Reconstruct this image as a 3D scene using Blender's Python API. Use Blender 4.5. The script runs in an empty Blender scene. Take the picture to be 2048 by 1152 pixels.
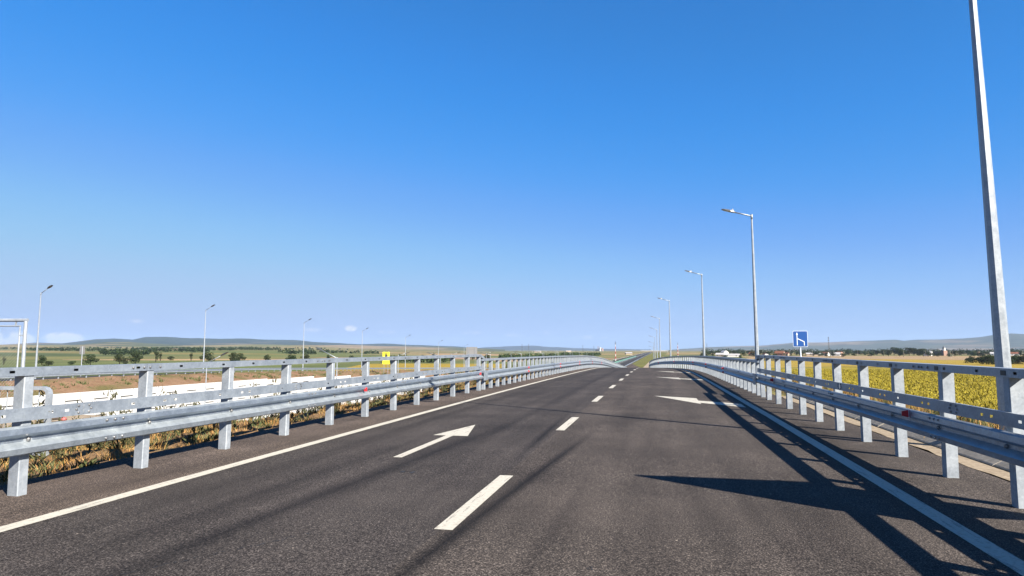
import bpy, math, random
import numpy as np
from mathutils import Vector, Matrix

R = math.radians
random.seed(7)
rng = np.random.default_rng(11)
scene = bpy.context.scene
col = scene.collection

# ------------------------------------------------------------------ camera
EYE = 1.6
cam_d = bpy.data.cameras.new('camera')
cam = bpy.data.objects.new('camera', cam_d)
col.objects.link(cam)
cam.location = (0, 0, EYE)
cam.rotation_euler = (R(90 + 5.449), 0, R(12.5))
cam_d.sensor_width = 36
cam_d.lens = 1300 / 2048 * 36
cam_d.clip_start = 0.05
cam_d.clip_end = 80000
scene.camera = cam

# ------------------------------------------------------------------ sky, sun, exposure
SUN_EL = 33.5
SUN_AZ = math.degrees(math.atan2(0.825, -0.565))          # clockwise from +Y (the road's direction)
world = bpy.data.worlds.new('World')
scene.world = world
world.use_nodes = True
wn, wl = world.node_tree.nodes, world.node_tree.links
wn.clear()
SKY_GRADE = [[(0, 0.03), (0.0698, 0.034), (0.0993, 0.0633), (0.141, 0.1464), (0.2289, 0.2892), (0.3361, 0.3824), (0.62, 0.424), (1, 0.4457)], [(0, 0), (0.1116, 0.2253), (0.1654, 0.3111), (0.2347, 0.3977), (0.3568, 0.5453), (0.4651, 0.57), (0.75, 0.53), (1, 0.50)], [(0, 0), (0.1993, 0.6567), (0.276, 0.835), (0.3675, 0.90), (0.6, 0.82), (1, 0.66)]]
w_out = wn.new('ShaderNodeOutputWorld')
w_bg = wn.new('ShaderNodeBackground')
w_bg.inputs['Strength'].default_value = 0.052
sky = wn.new('ShaderNodeTexSky')
sky.sky_type = 'NISHITA'
sky.sun_disc = False
sky.sun_elevation = R(SUN_EL)
sky.sun_rotation = R(SUN_AZ)
sky.altitude = 200
sky.air_density = 1.0
sky.dust_density = 0.25
sky.ozone_density = 3.0
# the camera's deep azure rendering of a clear sky: one colour response for the whole dome
g_sep = wn.new('ShaderNodeSeparateColor'); g_com = wn.new('ShaderNodeCombineColor')
wl.new(sky.outputs[0], g_sep.inputs[0])
for ch, pts_ in enumerate(SKY_GRADE):
    p_ = wn.new('ShaderNodeMath'); p_.operation = 'MULTIPLY'; wl.new(g_sep.outputs[ch], p_.inputs[0]); p_.inputs[1].default_value = 1 / 16
    f_ = wn.new('ShaderNodeFloatCurve'); c_ = f_.mapping.curves[0]
    c_.points[0].location = pts_[0]; c_.points[1].location = pts_[-1]
    for q_ in pts_[1:-1]: c_.points.new(*q_)
    f_.mapping.update(); wl.new(p_.outputs[0], f_.inputs['Value'])
    m_ = wn.new('ShaderNodeMath'); m_.operation = 'MULTIPLY'; wl.new(f_.outputs[0], m_.inputs[0]); m_.inputs[1].default_value = 8 / 1.516
    wl.new(m_.outputs[0], g_com.inputs[ch])
hs = g_com
# small fair-weather clouds low over the horizon, fixed in direction (infinitely far)
w_geo = wn.new('ShaderNodeTexCoord')
w_noise = wn.new('ShaderNodeTexNoise')
w_noise.inputs['Scale'].default_value = 55
w_noise.inputs['Detail'].default_value = 6
wl.new(w_geo.outputs['Generated'], w_noise.inputs['Vector'])

def wmath(op, a, b=None, c=None):
    n = wn.new('ShaderNodeMath'); n.operation = op
    for i, v in enumerate((a, b, c)):
        if v is None: continue
        if isinstance(v, (int, float)): n.inputs[i].default_value = v
        else: wl.new(v, n.inputs[i])
    return n.outputs[0]
w_sep = wn.new('ShaderNodeSeparateXYZ')
wl.new(w_geo.outputs['Generated'], w_sep.inputs[0])
w_az = wmath('MULTIPLY', wmath('ARCTAN2', w_sep.outputs[0], w_sep.outputs[1]), 180 / math.pi)
w_el = wmath('MULTIPLY', wmath('ARCSINE', w_sep.outputs[2]), 180 / math.pi)
CLOUDS = [(-50.3, .7, 1.7, .75, 3.2), (-47.0, .8, 1.4, .55, 3), (-53.5, .6, 2.2, .9, 3.2), (-58, .7, 2.5, .8, .8),
          (-26.4, 1.85, .6, .3, 1.3), (-29.5, 1.7, .9, .2, .3), (-23.4, 1.55, .9, .18, .35), (-42.5, 2.2, .7, .18, .35), (-16, 1.5, 1.0, .18, .3),
          (-9.6, 1.5, .5, .18, .35), (-12.5, 1.3, 1.2, .2, .3), (-5.5, 1.1, 1.6, .22, .25), (-71, 1.2, 3, .9, .8), (38, 1.0, 3, .5, .5),
          (62, 1.4, 4, .9, .7), (95, 1.2, 4, .8, .7), (140, 1.5, 5, .8, .6), (-100, 1.4, 4, .9, .7), (-150, 1.2, 5, .8, .6)]
cloud = None
for (az, el, wa, we, st) in CLOUDS:
    da = wmath('DIVIDE', wmath('SUBTRACT', w_az, az), wa)
    de = wmath('DIVIDE', wmath('SUBTRACT', w_el, el), we)
    r2 = wmath('ADD', wmath('MULTIPLY', da, da), wmath('MULTIPLY', de, de))
    v = wmath('MULTIPLY', wmath('MAXIMUM', wmath('SUBTRACT', 1.0, r2), 0.0), st)
    cloud = v if cloud is None else wmath('MAXIMUM', cloud, v)
cn = wmath('MULTIPLY', wmath('SUBTRACT', w_noise.outputs['Fac'], 0.36), 4.0)
cloud = wmath('MINIMUM', wmath('MULTIPLY', cloud, wmath('MAXIMUM', cn, 0.0)), 0.8)
w_mix = wn.new('ShaderNodeMixRGB')
w_mix.inputs['Color2'].default_value = (4.9, 4.95, 5.2, 1)
wl.new(cloud, w_mix.inputs['Fac'])
wl.new(hs.outputs[0], w_mix.inputs['Color1'])
wl.new(w_mix.outputs[0], w_bg.inputs['Color'])
wl.new(w_bg.outputs[0], w_out.inputs['Surface'])

sun_d = bpy.data.lights.new('sun', 'SUN')
sun_d.energy = 5.0
sun_d.angle = R(0.5)
sun_d.color = (1.0, 0.94, 0.85)
sun = bpy.data.objects.new('sun', sun_d)
col.objects.link(sun)
sdir = Vector((0.825, -0.565, math.tan(R(SUN_EL)))).normalized()
sun.rotation_euler = sdir.to_track_quat('Z', 'Y').to_euler()
sun.location = sdir * 300

scene.view_settings.view_transform = 'Standard'
scene.view_settings.look = 'None'
scene.view_settings.exposure = 1.9
scene.view_settings.gamma = 1
scene.view_settings.use_curve_mapping = False
scene.cycles.volume_bounces = 0
scene.cycles.max_bounces = 6
scene.cycles.transparent_max_bounces = 12

# ------------------------------------------------------------------ profiles of the place
def smooth(t):
    t = min(1, max(0, t)); return t * t * (3 - 2 * t)

def road_z(y):                       # our ramp climbs to a crest, then runs down to the motorway
    q = min(y, 90)
    z = .0046 * q - q * q / 9600 - max(0, q - 58) ** 2 / 2200
    if y > 90: z = max(-8.15, z - .043 * (min(y, 230) - 90) - .035 * max(0, y - 230))
    return z

RR = [(-60, 3.64), (5, 3.60), (8, 3.55), (11, 3.48), (14, 3.44), (20, 3.40), (50, 3.38), (60.5, 3.05), (66, 2.2), (74, 1.18), (80, .3), (94, -.85), (105, -1.15), (140, -1.35), (210, -1.4), (380, -10.4), (480, -18.55), (700, -18.55)]
def interp(tab, y):
    for (a, va), (b, vb) in zip(tab, tab[1:]):
        if y <= b: 
            t = (y - a) / (b - a); return va + (vb - va) * max(0, t)
    return tab[-1][1]
def rail_r(y):                       # right guard rail line, smoothed
    return sum(interp(RR, y + d) for d in (-4, -2, 0, 2, 4)) / 5
def road_left(y): return interp([(-60, -7.55), (210, -7.55), (380, -18), (480, -27), (700, -27)], y)
def rail_l(y):
    return sum(interp([(-60, -6.92), (5.5, -6.88), (8, -6.77), (14, -6.72), (24, -6.71), (400, -6.71)], y + d) for d in (-1, 0, 1)) / 3
def ramp_z(y):                       # the other slip road, left
    return interp([(-60, -1.35), (58, -1.4), (85, -1.75), (120, -2.65), (157, -3.6), (204, -4.7), (260, -6.8), (330, -8.3), (500, -8.3)], y)
def wall_top(y):
    return interp([(-60, -2.1), (72, -2.1), (82, -2.3), (106, -3.0), (133, -4.0), (152, -4.7), (400, -6)], y)
PLAIN = -8.4

# ------------------------------------------------------------------ helpers
def link(name, me, mats=(), parent=None):
    o = bpy.data.objects.new(name, me)
    col.objects.link(o)
    for m in (mats if isinstance(mats, (list, tuple)) else [mats]):
        if m and m.name not in me.materials: me.materials.append(m)
    if parent: o.parent = parent
    return o
def mesh(name, verts, faces, smooth_=False):
    me = bpy.data.meshes.new(name)
    me.from_pydata([tuple(v) for v in verts], [], faces)
    me.validate(); me.update()
    if smooth_:
        me.polygons.foreach_set('use_smooth', [True] * len(me.polygons))
    return me
def tag(o, label, cat, group=None):
    o['label'] = label; o['category'] = cat
    if group: o['group'] = group
    return o
def struct(o): o['kind'] = 'structure'; return o
def stuff(o, label=None, cat=None):
    o['kind'] = 'stuff'
    if label: o['label'] = label
    if cat: o['category'] = cat
    return o
def empty(name, loc=(0, 0, 0), rz=0):
    o = bpy.data.objects.new(name, None)
    col.objects.link(o); o.location = loc; o.rotation_euler = (0, 0, rz); o.empty_display_size = .2
    return o
class MB:
    def __init__(s): s.v = []; s.f = []; s.m = []
    def add(s, v, f, mi=0):
        b = len(s.v); s.v += [tuple(p) for p in v]
        s.f += [tuple(i + b for i in q) for q in f]; s.m += [mi] * len(f)
    def box(s, c, d, M=None, mi=0):
        x, y, z = d[0] / 2, d[1] / 2, d[2] / 2
        v = [Vector((i * x, j * y, k * z)) for k in (-1, 1) for j in (-1, 1) for i in (-1, 1)]
        if M: v = [M @ p for p in v]
        c = Vector(c)
        s.add([p + c for p in v], [(0, 2, 3, 1), (4, 5, 7, 6), (0, 1, 5, 4), (2, 6, 7, 3), (0, 4, 6, 2), (1, 3, 7, 5)], mi)
    def tube(s, pts, r, n=8, mi=0, caps=True):
        pts = [Vector(p) for p in pts]
        rr = r if isinstance(r, (list, tuple)) else [r] * len(pts)
        rings = []
        for i, p in enumerate(pts):
            t = (pts[min(i + 1, len(pts) - 1)] - pts[max(i - 1, 0)]).normalized()
            up = Vector((0, 0, 1)) if abs(t.z) < .9 else Vector((0, 1, 0))
            u = t.cross(up).normalized(); w = u.cross(t)
            rings.append([p + (u * math.cos(2 * math.pi * (k + .5) / n) + w * math.sin(2 * math.pi * (k + .5) / n)) * rr[i] for k in range(n)])
        v = [q for ring in rings for q in ring]
        f = [(i * n + k, i * n + (k + 1) % n, (i + 1) * n + (k + 1) % n, (i + 1) * n + k) for i in range(len(pts) - 1) for k in range(n)]
        if caps: f += [tuple(range(n))[::-1], tuple((len(pts) - 1) * n + k for k in range(n))]
        s.add(v, f, mi)
    def me(s, name, smooth_=False):
        m = mesh(name, s.v, s.f, smooth_)
        if any(s.m) and len(m.polygons) == len(s.m): m.polygons.foreach_set('material_index', s.m)
        return m
    def build(s, name, mats, parent=None, smooth_=False):
        return link(name, s.me(name, smooth_), mats, parent)
ORD = ['first', 'second', 'third', 'fourth', 'fifth', 'sixth', 'seventh', 'eighth', 'ninth', 'tenth', 'eleventh', 'twelfth', 'thirteenth', 'fourteenth', 'fifteenth', 'sixteenth', 'seventeenth', 'eighteenth', 'nineteenth', 'twentieth']
ORD += ['twenty-' + q for q in ORD[:9]] + ['thirtieth'] + ['thirty-' + q for q in ORD[:9]] + ['fortieth'] + ['forty-' + q for q in ORD[:9]] + ['fiftieth'] + ['fifty-' + q for q in ORD[:9]] + ['sixtieth'] + ['sixty-' + q for q in ORD[:9]]

# ------------------------------------------------------------------ materials
def new_mat(name, base=(.5, .5, .5), rough=.8, metal=0.0):
    m = bpy.data.materials.new(name); m.use_nodes = True
    b = m.node_tree.nodes['Principled BSDF']
    b.inputs['Base Color'].default_value = (*base, 1)
    b.inputs['Roughness'].default_value = rough
    b.inputs['Metallic'].default_value = metal
    return m, m.node_tree.nodes, m.node_tree.links, b
def coords(N, L, scale=(1, 1, 1), world_=True):
    if world_:
        g = N.new('ShaderNodeNewGeometry'); out = g.outputs['Position']
    else:
        g = N.new('ShaderNodeTexCoord'); out = g.outputs['Object']
    mp = N.new('ShaderNodeMapping'); mp.inputs['Scale'].default_value = scale
    L.new(out, mp.inputs['Vector']); return mp.outputs[0]
def noise(N, L, vec, scale, detail=3, rough=.55):
    n = N.new('ShaderNodeTexNoise'); n.inputs['Scale'].default_value = scale
    n.inputs['Detail'].default_value = detail; n.inputs['Roughness'].default_value = rough
    L.new(vec, n.inputs['Vector']); return n.outputs['Fac']
def ramp(N, L, fac, stops):
    r = N.new('ShaderNodeValToRGB'); e = r.color_ramp.elements
    e[0].position, e[0].color = stops[0][0], (*stops[0][1], 1)
    e[1].position, e[1].color = stops[-1][0], (*stops[-1][1], 1)
    for p, c in stops[1:-1]:
        k = e.new(p); k.color = (*c, 1)
    L.new(fac, r.inputs['Fac']); return r.outputs['Color']
def mix(N, L, fac, a, b, mode='MIX'):
    n = N.new('ShaderNodeMixRGB'); n.blend_type = mode
    for s, v in ((n.inputs['Fac'], fac), (n.inputs['Color1'], a), (n.inputs['Color2'], b)):
        if isinstance(v, (int, float)): s.default_value = v
        elif isinstance(v, tuple): s.default_value = (*v, 1)
        else: L.new(v, s)
    return n.outputs[0]
def mth(N, L, op, *args, clamp=False):
    n = N.new('ShaderNodeMath'); n.operation = op; n.use_clamp = clamp
    for i, v in enumerate(args):
        if isinstance(v, (int, float)): n.inputs[i].default_value = v
        else: L.new(v, n.inputs[i])
    return n.outputs[0]
def bump(N, L, b, h, strength, dist):
    n = N.new('ShaderNodeBump'); n.inputs['Strength'].default_value = strength; n.inputs['Distance'].default_value = dist
    L.new(h, n.inputs['Height']); L.new(n.outputs[0], b.inputs['Normal'])
def noisy(name, stops, scale, rough=.9, metal=0, detail=4, bstr=0, bdist=.01, sc3=(1, 1, 1), world_=True):
    m, N, L, b = new_mat(name, (.5,) * 3, rough, metal)
    v = coords(N, L, sc3, world_)
    f = noise(N, L, v, scale, detail)
    L.new(ramp(N, L, f, stops), b.inputs['Base Color'])
    if bstr: bump(N, L, b, f, bstr, bdist)
    return m

M = {}
# asphalt: brown-grey mix, dark bitumen between pale aggregate, lane tone, tyre streaks
def asphalt():
    m, N, L, b = new_mat('asphalt', rough=.85)
    v = coords(N, L)
    sep = N.new('ShaderNodeSeparateXYZ'); L.new(v, sep.inputs[0])
    X, Y = sep.outputs[0], sep.outputs[1]
    fine = noise(N, L, v, 78, 3, .7)
    vor = N.new('ShaderNodeTexVoronoi'); vor.inputs['Scale'].default_value = 70; L.new(v, vor.inputs['Vector'])
    big = noise(N, L, v, .55, 4)
    vs = coords(N, L, (1, .06, 1)); streak = noise(N, L, vs, 1.6, 3)
    agg = ramp(N, L, fine, [(.32, (.010, .009, .0085)), (.5, (.052, .047, .044)), (.62, (.15, .138, .128)), (.74, (.34, .32, .30))])
    tone = ramp(N, L, vor.outputs['Color'], [(0, (.45,) * 3), (1, (1.6,) * 3)])
    c = mix(N, L, 1.0, agg, tone, 'MULTIPLY')
    # shoulders browner and paler, left lane darker than the right one
    lane = mth(N, L, 'MULTIPLY', mth(N, L, 'GREATER_THAN', X, -5.66), mth(N, L, 'LESS_THAN', X, -1.9))
    edge = mth(N, L, 'LESS_THAN', X, -5.66)
    c = mix(N, L, lane, c, mix(N, L, 1.0, c, (.80, .82, .86), 'MULTIPLY'))
    c = mix(N, L, edge, c, mix(N, L, 1.0, c, (1.42, 1.32, 1.24), 'MULTIPLY'))
    c = mix(N, L, 1.0, c, ramp(N, L, big, [(.3, (.74,) * 3), (.7, (1.26,) * 3)]), 'MULTIPLY')
    c = mix(N, L, 1.0, c, ramp(N, L, streak, [(.35, (.78,) * 3), (.65, (1.18,) * 3)]), 'MULTIPLY')
    # rubber left by tyres: soft dark bands drifting along the lanes
    for (x0, k, w, y0, y1, s) in ((-1.76, .07, .13, 2, 13.5, 1.25), (-1.90, -.024, .12, 8.6, 17, 1.0), (-3.72, .075, .24, 2, 15, .85), (-3.0, -.005, .22, 9, 70, .5), (-5.0, 0.0, .22, 3, 60, .35), (-.95, .03, .10, 3, 9, .5), (.6, -.1, .2, 2, 12, .3), (1.05, -.1, .12, 2, 9, .35), (-4.4, .05, .15, 2, 12, .4)):
        d = mth(N, L, 'ABSOLUTE', mth(N, L, 'SUBTRACT', X, mth(N, L, 'MULTIPLY_ADD', Y, k, x0 - k * 5)))
        band = mth(N, L, 'SUBTRACT', 1.0, mth(N, L, 'DIVIDE', d, w), clamp=True)
        mask = mth(N, L, 'MULTIPLY', mth(N, L, 'MULTIPLY_ADD', mth(N, L, 'SUBTRACT', Y, y0), .35, 0.0, clamp=True), mth(N, L, 'MULTIPLY_ADD', mth(N, L, 'SUBTRACT', y1, Y), .25, 0.0, clamp=True))
        fac = mth(N, L, 'MULTIPLY', mth(N, L, 'MULTIPLY', band, mask), mth(N, L, 'MULTIPLY', mth(N, L, 'ADD', streak, .4), s))
        c = mix(N, L, fac, c, mix(N, L, 1.0, c, (.22, .22, .23), 'MULTIPLY'))
    # stray light chippings
    sp = N.new('ShaderNodeTexVoronoi'); sp.inputs['Scale'].default_value = 2.6; L.new(v, sp.inputs['Vector'])
    spot = mth(N, L, 'LESS_THAN', sp.outputs['Distance'], .022)
    c = mix(N, L, spot, c, (.45, .42, .38))
    L.new(c, b.inputs['Base Color'])
    bump(N, L, b, fine, .55, .006)
    return m
M['asphalt'] = asphalt()

def paint():
    m, N, L, b = new_mat('road_paint', rough=.7)
    v = coords(N, L)
    vs = coords(N, L, (18, 1.2, 1))
    w = noise(N, L, v, 26, 4, .65); big = noise(N, L, vs, 1.4, 3)
    c = ramp(N, L, w, [(.3, (.34, .32, .28)), (.44, (.56, .54, .48)), (.7, (.64, .625, .57))])
    wear = mth(N, L, 'MULTIPLY', mth(N, L, 'GREATER_THAN', big, .60), mth(N, L, 'GREATER_THAN', w, .47))
    c = mix(N, L, mth(N, L, 'MULTIPLY', wear, .55), c, (.10, .095, .09))
    L.new(c, b.inputs['Base Color'])
    bump(N, L, b, noise(N, L, v, 95, 2), .25, .004)
    return m
M['paint'] = paint()

def galv(name, base=.5, rough=.42, metal=.75, blue=1.0, lit_ledge=0):
    m, N, L, b = new_mat(name, rough=rough, metal=metal)
    v = coords(N, L)
    n1 = noise(N, L, v, 5, 5, .65)
    vor = N.new('ShaderNodeTexVoronoi'); vor.inputs['Scale'].default_value = 45; L.new(v, vor.inputs['Vector'])
    n2 = noise(N, L, coords(N, L, (6, 6, .8)), 3, 4)
    c = ramp(N, L, n1, [(.3, (base * .80, base * .84, base * .89 * blue)), (.52, (base, base * 1.03, base * 1.07 * blue)), (.75, (base * 1.22, base * 1.24, base * 1.26))])
    c = mix(N, L, .35, c, mix(N, L, 1.0, c, ramp(N, L, vor.outputs['Color'], [(0, (.65,) * 3), (1, (1.3,) * 3)]), 'MULTIPLY'))
    c = mix(N, L, mth(N, L, 'GREATER_THAN', n2, .66), c, mix(N, L, .25, c, (.7, .7, .68)))
    if lit_ledge:                     # cream tint painting sunlit brightness onto the upward ledges of the folded beam
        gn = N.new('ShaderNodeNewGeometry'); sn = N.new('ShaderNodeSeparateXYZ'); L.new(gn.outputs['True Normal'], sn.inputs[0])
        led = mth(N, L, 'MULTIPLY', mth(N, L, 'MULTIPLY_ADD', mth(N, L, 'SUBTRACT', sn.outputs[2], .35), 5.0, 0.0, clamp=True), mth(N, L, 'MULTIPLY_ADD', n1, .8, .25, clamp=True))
        c = mix(N, L, mth(N, L, 'MULTIPLY', led, lit_ledge), c, (.50, .475, .41))
        L.new(mth(N, L, 'MULTIPLY_ADD', led, -metal * lit_ledge, metal), b.inputs['Metallic'])
    L.new(c, b.inputs['Base Color'])
    L.new(mth(N, L, 'MULTIPLY_ADD', n1, .3, rough - .15), b.inputs['Roughness'])
    return m
M['galv'] = galv('galvanised_steel', .52, .45, .6, 1.02)
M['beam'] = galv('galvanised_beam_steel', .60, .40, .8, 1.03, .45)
M['galv_post'] = galv('galvanised_post_steel', .56, .55, .45)
M['lamp_steel'] = galv('lamp_pole_steel', .56, .5, .5)
M['dark'] = new_mat('dark_gap', (.01, .01, .012), .9)[0]
M['bolt'] = galv('bolt_steel', .42, .4, .8)
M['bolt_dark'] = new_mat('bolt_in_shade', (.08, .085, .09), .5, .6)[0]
M['red'] = new_mat('reflector_red', (.62, .025, .03), .3)[0]
M['reflector_white'] = new_mat('reflector_white', (.8, .8, .8), .3)[0]
M['lum'] = new_mat('luminaire_grey', (.12, .125, .13), .45, .3)[0]
M['lens'] = new_mat('luminaire_lens', (.55, .57, .58), .2)[0]
M['concrete'] = noisy('kerb_concrete', [(.3, (.34, .32, .28)), (.7, (.52, .49, .44))], 9, .9, bstr=.4, bdist=.01)
M['sand'] = noisy('sandy_strip', [(.3, (.30, .24, .17)), (.7, (.50, .42, .31))], 14, .95, bstr=.5, bdist=.02)
M['panel'] = noisy('white_wall_panel', [(.25, (.74, .73, .71)), (.7, (.84, .835, .82))], 1.2, .85, bstr=.1, bdist=.01)
M['panel_back'] = noisy('wall_joint_concrete', [(.3, (.20, .19, .18)), (.7, (.28, .27, .25))], 2, .9)
def earth(name, a, b_, g, scale=.35, thr=.56):
    m, N, L, b = new_mat(name, rough=.95)
    v = coords(N, L)
    n1 = noise(N, L, v, scale * 4, 6, .65); n2 = noise(N, L, v, scale, 5, .6); n3 = noise(N, L, v, scale * 30, 4)
    c = ramp(N, L, n1, [(.3, a), (.7, b_)])
    c = mix(N, L, mth(N, L, 'MULTIPLY_ADD', mth(N, L, 'SUBTRACT', n2, thr), 7, 0.0, clamp=True), c, g)
    c = mix(N, L, .6, c, mix(N, L, 1.0, c, ramp(N, L, n3, [(.3, (.55,) * 3), (.7, (1.45,) * 3)]), 'MULTIPLY'))
    L.new(c, b.inputs['Base Color'])
    bump(N, L, b, n3, .7, .08)
    return m
M['soil'] = earth('dry_verge_soil', (.20, .135, .075), (.34, .25, .15), (.15, .14, .06), .7)
M['bank'] = earth('brown_bank_earth', (.24, .145, .085), (.36, .235, .145), (.17, .15, .06), .22, .50)
M['floor'] = earth('pale_dirt', (.36, .29, .21), (.50, .42, .32), (.24, .21, .12), .3, .62)
M['verge'] = earth('right_verge_grass', (.17, .15, .055), (.27, .23, .09), (.10, .12, .04), .8)
M['far_asphalt'] = noisy('distant_asphalt', [(.3, (.045, .045, .048)), (.7, (.07, .07, .072))], .4, .9)
M['far_green'] = new_mat('green_glare_screen', (.12, .36, .26), .6)[0]

# ------------------------------------------------------------------ ground sheet
AZ0 = -12.5
def uv_az(u): return AZ0 + math.degrees(math.atan((u - 1024) / 1300))
def ground_h(x, y):
    d = math.hypot(x, y); az = math.degrees(math.atan2(x, y))
    left = smooth((-22 - az) / 14) * smooth((az + 130) / 30)
    h = PLAIN
    h += left * (smooth((d - 260) / 2600) * 12 + smooth((d - 2500) / 4500) * 42)
    mid = smooth((az + 40) / 10) * smooth((-14 - az) / 8)
    h += mid * smooth((d - 900) / 5000) * 18
    h += math.sin(x / 310 + 1) * math.sin(y / 270) * min(3, d / 700) * .5 * left
    return h
def ground():
    radii = [0, 40, 80, 130, 180, 240, 310, 390, 480, 580, 700, 850, 1030, 1250, 1500, 1800, 2150, 2600, 3100, 3700, 4400, 5200, 6200, 7400, 9000, 11500, 15000, 20000]
    n = 240
    v = [(0, 0, PLAIN)]; f = []
    for r in radii[1:]:
        for k in range(n):
            a = 2 * math.pi * k / n
            x, y = r * math.sin(a), r * math.cos(a)
            v.append((x, y, ground_h(x, y)))
    for k in range(n): f.append((0, 1 + (k + 1) % n, 1 + k))
    for i in range(len(radii) - 2):
        for k in range(n):
            a, b = 1 + i * n + k, 1 + i * n + (k + 1) % n
            f.append((a, b, b + n, a + n))
    return mesh('ground', v, f, True)
def ground_mat():
    m, N, L, b = new_mat('patchwork_fields', rough=1)
    v = coords(N, L)
    rot = N.new('ShaderNodeMapping'); rot.inputs['Rotation'].default_value = (0, 0, R(28)); rot.inputs['Scale'].default_value = (1 / 420, 1 / 120, 0)
    L.new(v, rot.inputs['Vector'])
    vo = N.new('ShaderNodeTexVoronoi'); vo.inputs['Scale'].default_value = 1; vo.distance = 'CHEBYCHEV'; vo.inputs['Randomness'].default_value = .75
    L.new(rot.outputs[0], vo.inputs['Vector'])
    s = N.new('ShaderNodeSeparateXYZ'); L.new(vo.outputs['Color'], s.inputs[0])
    r = N.new('ShaderNodeValToRGB'); r.color_ramp.interpolation = 'CONSTANT'
    pal = [(0, (.11, .145, .045)), (.2, (.33, .26, .12)), (.3, (.16, .17, .06)), (.46, (.07, .10, .033)), (.6, (.36, .27, .15)), (.68, (.12, .15, .05)), (.8, (.20, .19, .065)), (.93, (.32, .225, .15))]
    e = r.color_ramp.elements
    e[0].position, e[0].color = 0, (*pal[0][1], 1)
    e[1].position, e[1].color = pal[-1][0], (*pal[-1][1], 1)
    for p, c in pal[1:-1]: k = e.new(p); k.color = (*c, 1)
    L.new(s.outputs[0], r.inputs['Fac'])
    c = r.outputs['Color']
    vs = coords(N, L, (.02, .004, .02)); n1 = noise(N, L, vs, 1, 5, .6); n2 = noise(N, L, v, .35, 5, .6)
    c = mix(N, L, 1.0, c, ramp(N, L, n1, [(.3, (.78,) * 3), (.7, (1.2,) * 3)]), 'MULTIPLY')
    c = mix(N, L, 1.0, c, ramp(N, L, n2, [(.3, (.75,) * 3), (.7, (1.25,) * 3)]), 'MULTIPLY')
    L.new(c, b.inputs['Base Color'])
    return m
M['fields'] = ground_mat()
struct(link('ground', ground(), M['fields']))

# hills behind: ridges with skylines at their real distance
def hill_mat(name, forest, clear, thr):
    m, N, L, b = new_mat(name, rough=1)
    v = coords(N, L, (1 / 1500, 1 / 1500, 1 / 160))
    n1 = noise(N, L, v, .9, 5, .6); n2 = noise(N, L, v, 6, 4)
    c = mix(N, L, mth(N, L, 'MULTIPLY_ADD', mth(N, L, 'SUBTRACT', n1, thr), 14, 0.0, clamp=True), forest, clear)
    c = mix(N, L, 1.0, c, ramp(N, L, n2, [(.3, (.7,) * 3), (.7, (1.3,) * 3)]), 'MULTIPLY')
    L.new(c, b.inputs['Base Color']); return m
M['hill_forest'] = hill_mat('forest_hills', (.03, .045, .03), (.30, .22, .15), .60)
M['hill_bare'] = hill_mat('bare_hills', (.075, .09, .055), (.24, .19, .13), .52)
M['hill_far'] = hill_mat('far_hills', (.05, .06, .06), (.12, .11, .09), .7)
def ridge(name, sky_pts, dist, foot, mat, back=2500, lead=0):
    """sky_pts: (azimuth deg, elevation deg) of the crest; the ridge stands at dist metres."""
    pts = []
    for (a0, e0), (a1, e1) in zip(sky_pts, sky_pts[1:]):
        n = max(1, int((a1 - a0) / .5))
        pts += [(a0 + (a1 - a0) * k / n, e0 + (e1 - e0) * smooth(k / n)) for k in range(n)]
    pts.append(sky_pts[-1])
    rows = [(-(dist - foot), 0.0), (-(dist - foot) * .62, .30), (-(dist - foot) * .3, .70), (-(dist - foot) * .1, .94), (0, 1), (back * .3, .8), (back, 0)]
    v, f = [], []
    for i, (az, el) in enumerate(pts):
        a = R(az)
        for j, (dd, t) in enumerate(rows):
            wob = (math.sin(az * 1.7 + j) + math.sin(az * .63 + 2 * j)) * .04 * (0 < j < 4)
            r = dist + dd
            top = EYE + dist * math.tan(R(el))
            base = min(ground_h(r * math.sin(a), r * math.cos(a)) - 6, top - 4)
            v.append((r * math.sin(a), r * math.cos(a), base + (top - base) * min(1, max(0, t + wob))))
    nr = len(rows)
    for i in range(len(pts) - 1):
        for j in range(nr - 1):
            f.append((i * nr + j, i * nr + j + 1, (i + 1) * nr + j + 1, (i + 1) * nr + j))
    struct(link(name, mesh(name, v, f, True), mat))
def el(v): return math.degrees(math.atan((700 - v) / 1300))
L_SKY = [(-400, 691), (-150, 686), (0, 689.6), (39, 687.7), (78, 685.7), (127, 686.7), (156, 683.8), (195, 679), (230, 677), (268, 679.3), (293, 674), (332, 673.6), (380, 676.5), (427, 678), (484, 677), (536, 679.4), (588, 680), (640, 684.6), (718, 688.5), (771, 687), (823, 689.8), (900, 692.4), (960, 696), (1010, 699)]
def elc(u, v): return math.degrees(math.atan((700 - v) / math.hypot(1300, u - 1024)))
ridge('hills_left', [(-95, .6), (-75, .5)] + [(uv_az(u), elc(u, v)) for u, v in L_SKY], 10500, 7000, M['hill_forest'])
M_SKY = [(930, 698), (985, 694), (1030, 692), (1065, 691.2), (1100, 694), (1160, 696.5), (1220, 698), (1300, 699)]
M['foothill'] = hill_mat('foothill_fields', (.10, .115, .05), (.33, .25, .15), .50)
F_SKY = [(-300, 697), (0, 697), (90, 694), (170, 689), (215, 684.5), (260, 683.5), (300, 687), (370, 690.5), (450, 692), (520, 690.5), (600, 690), (700, 690.5), (790, 692.5), (880, 694), (960, 697), (1010, 699)]
ridge('foothills_left', [(-75, .2)] + [(uv_az(u), elc(u, v)) for u, v in F_SKY], 6400, 4300, M['foothill'], 1500)
ridge('hills_middle', [(uv_az(u), elc(u, v)) for u, v in M_SKY], 15500, 13000, M['hill_far'])
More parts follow.
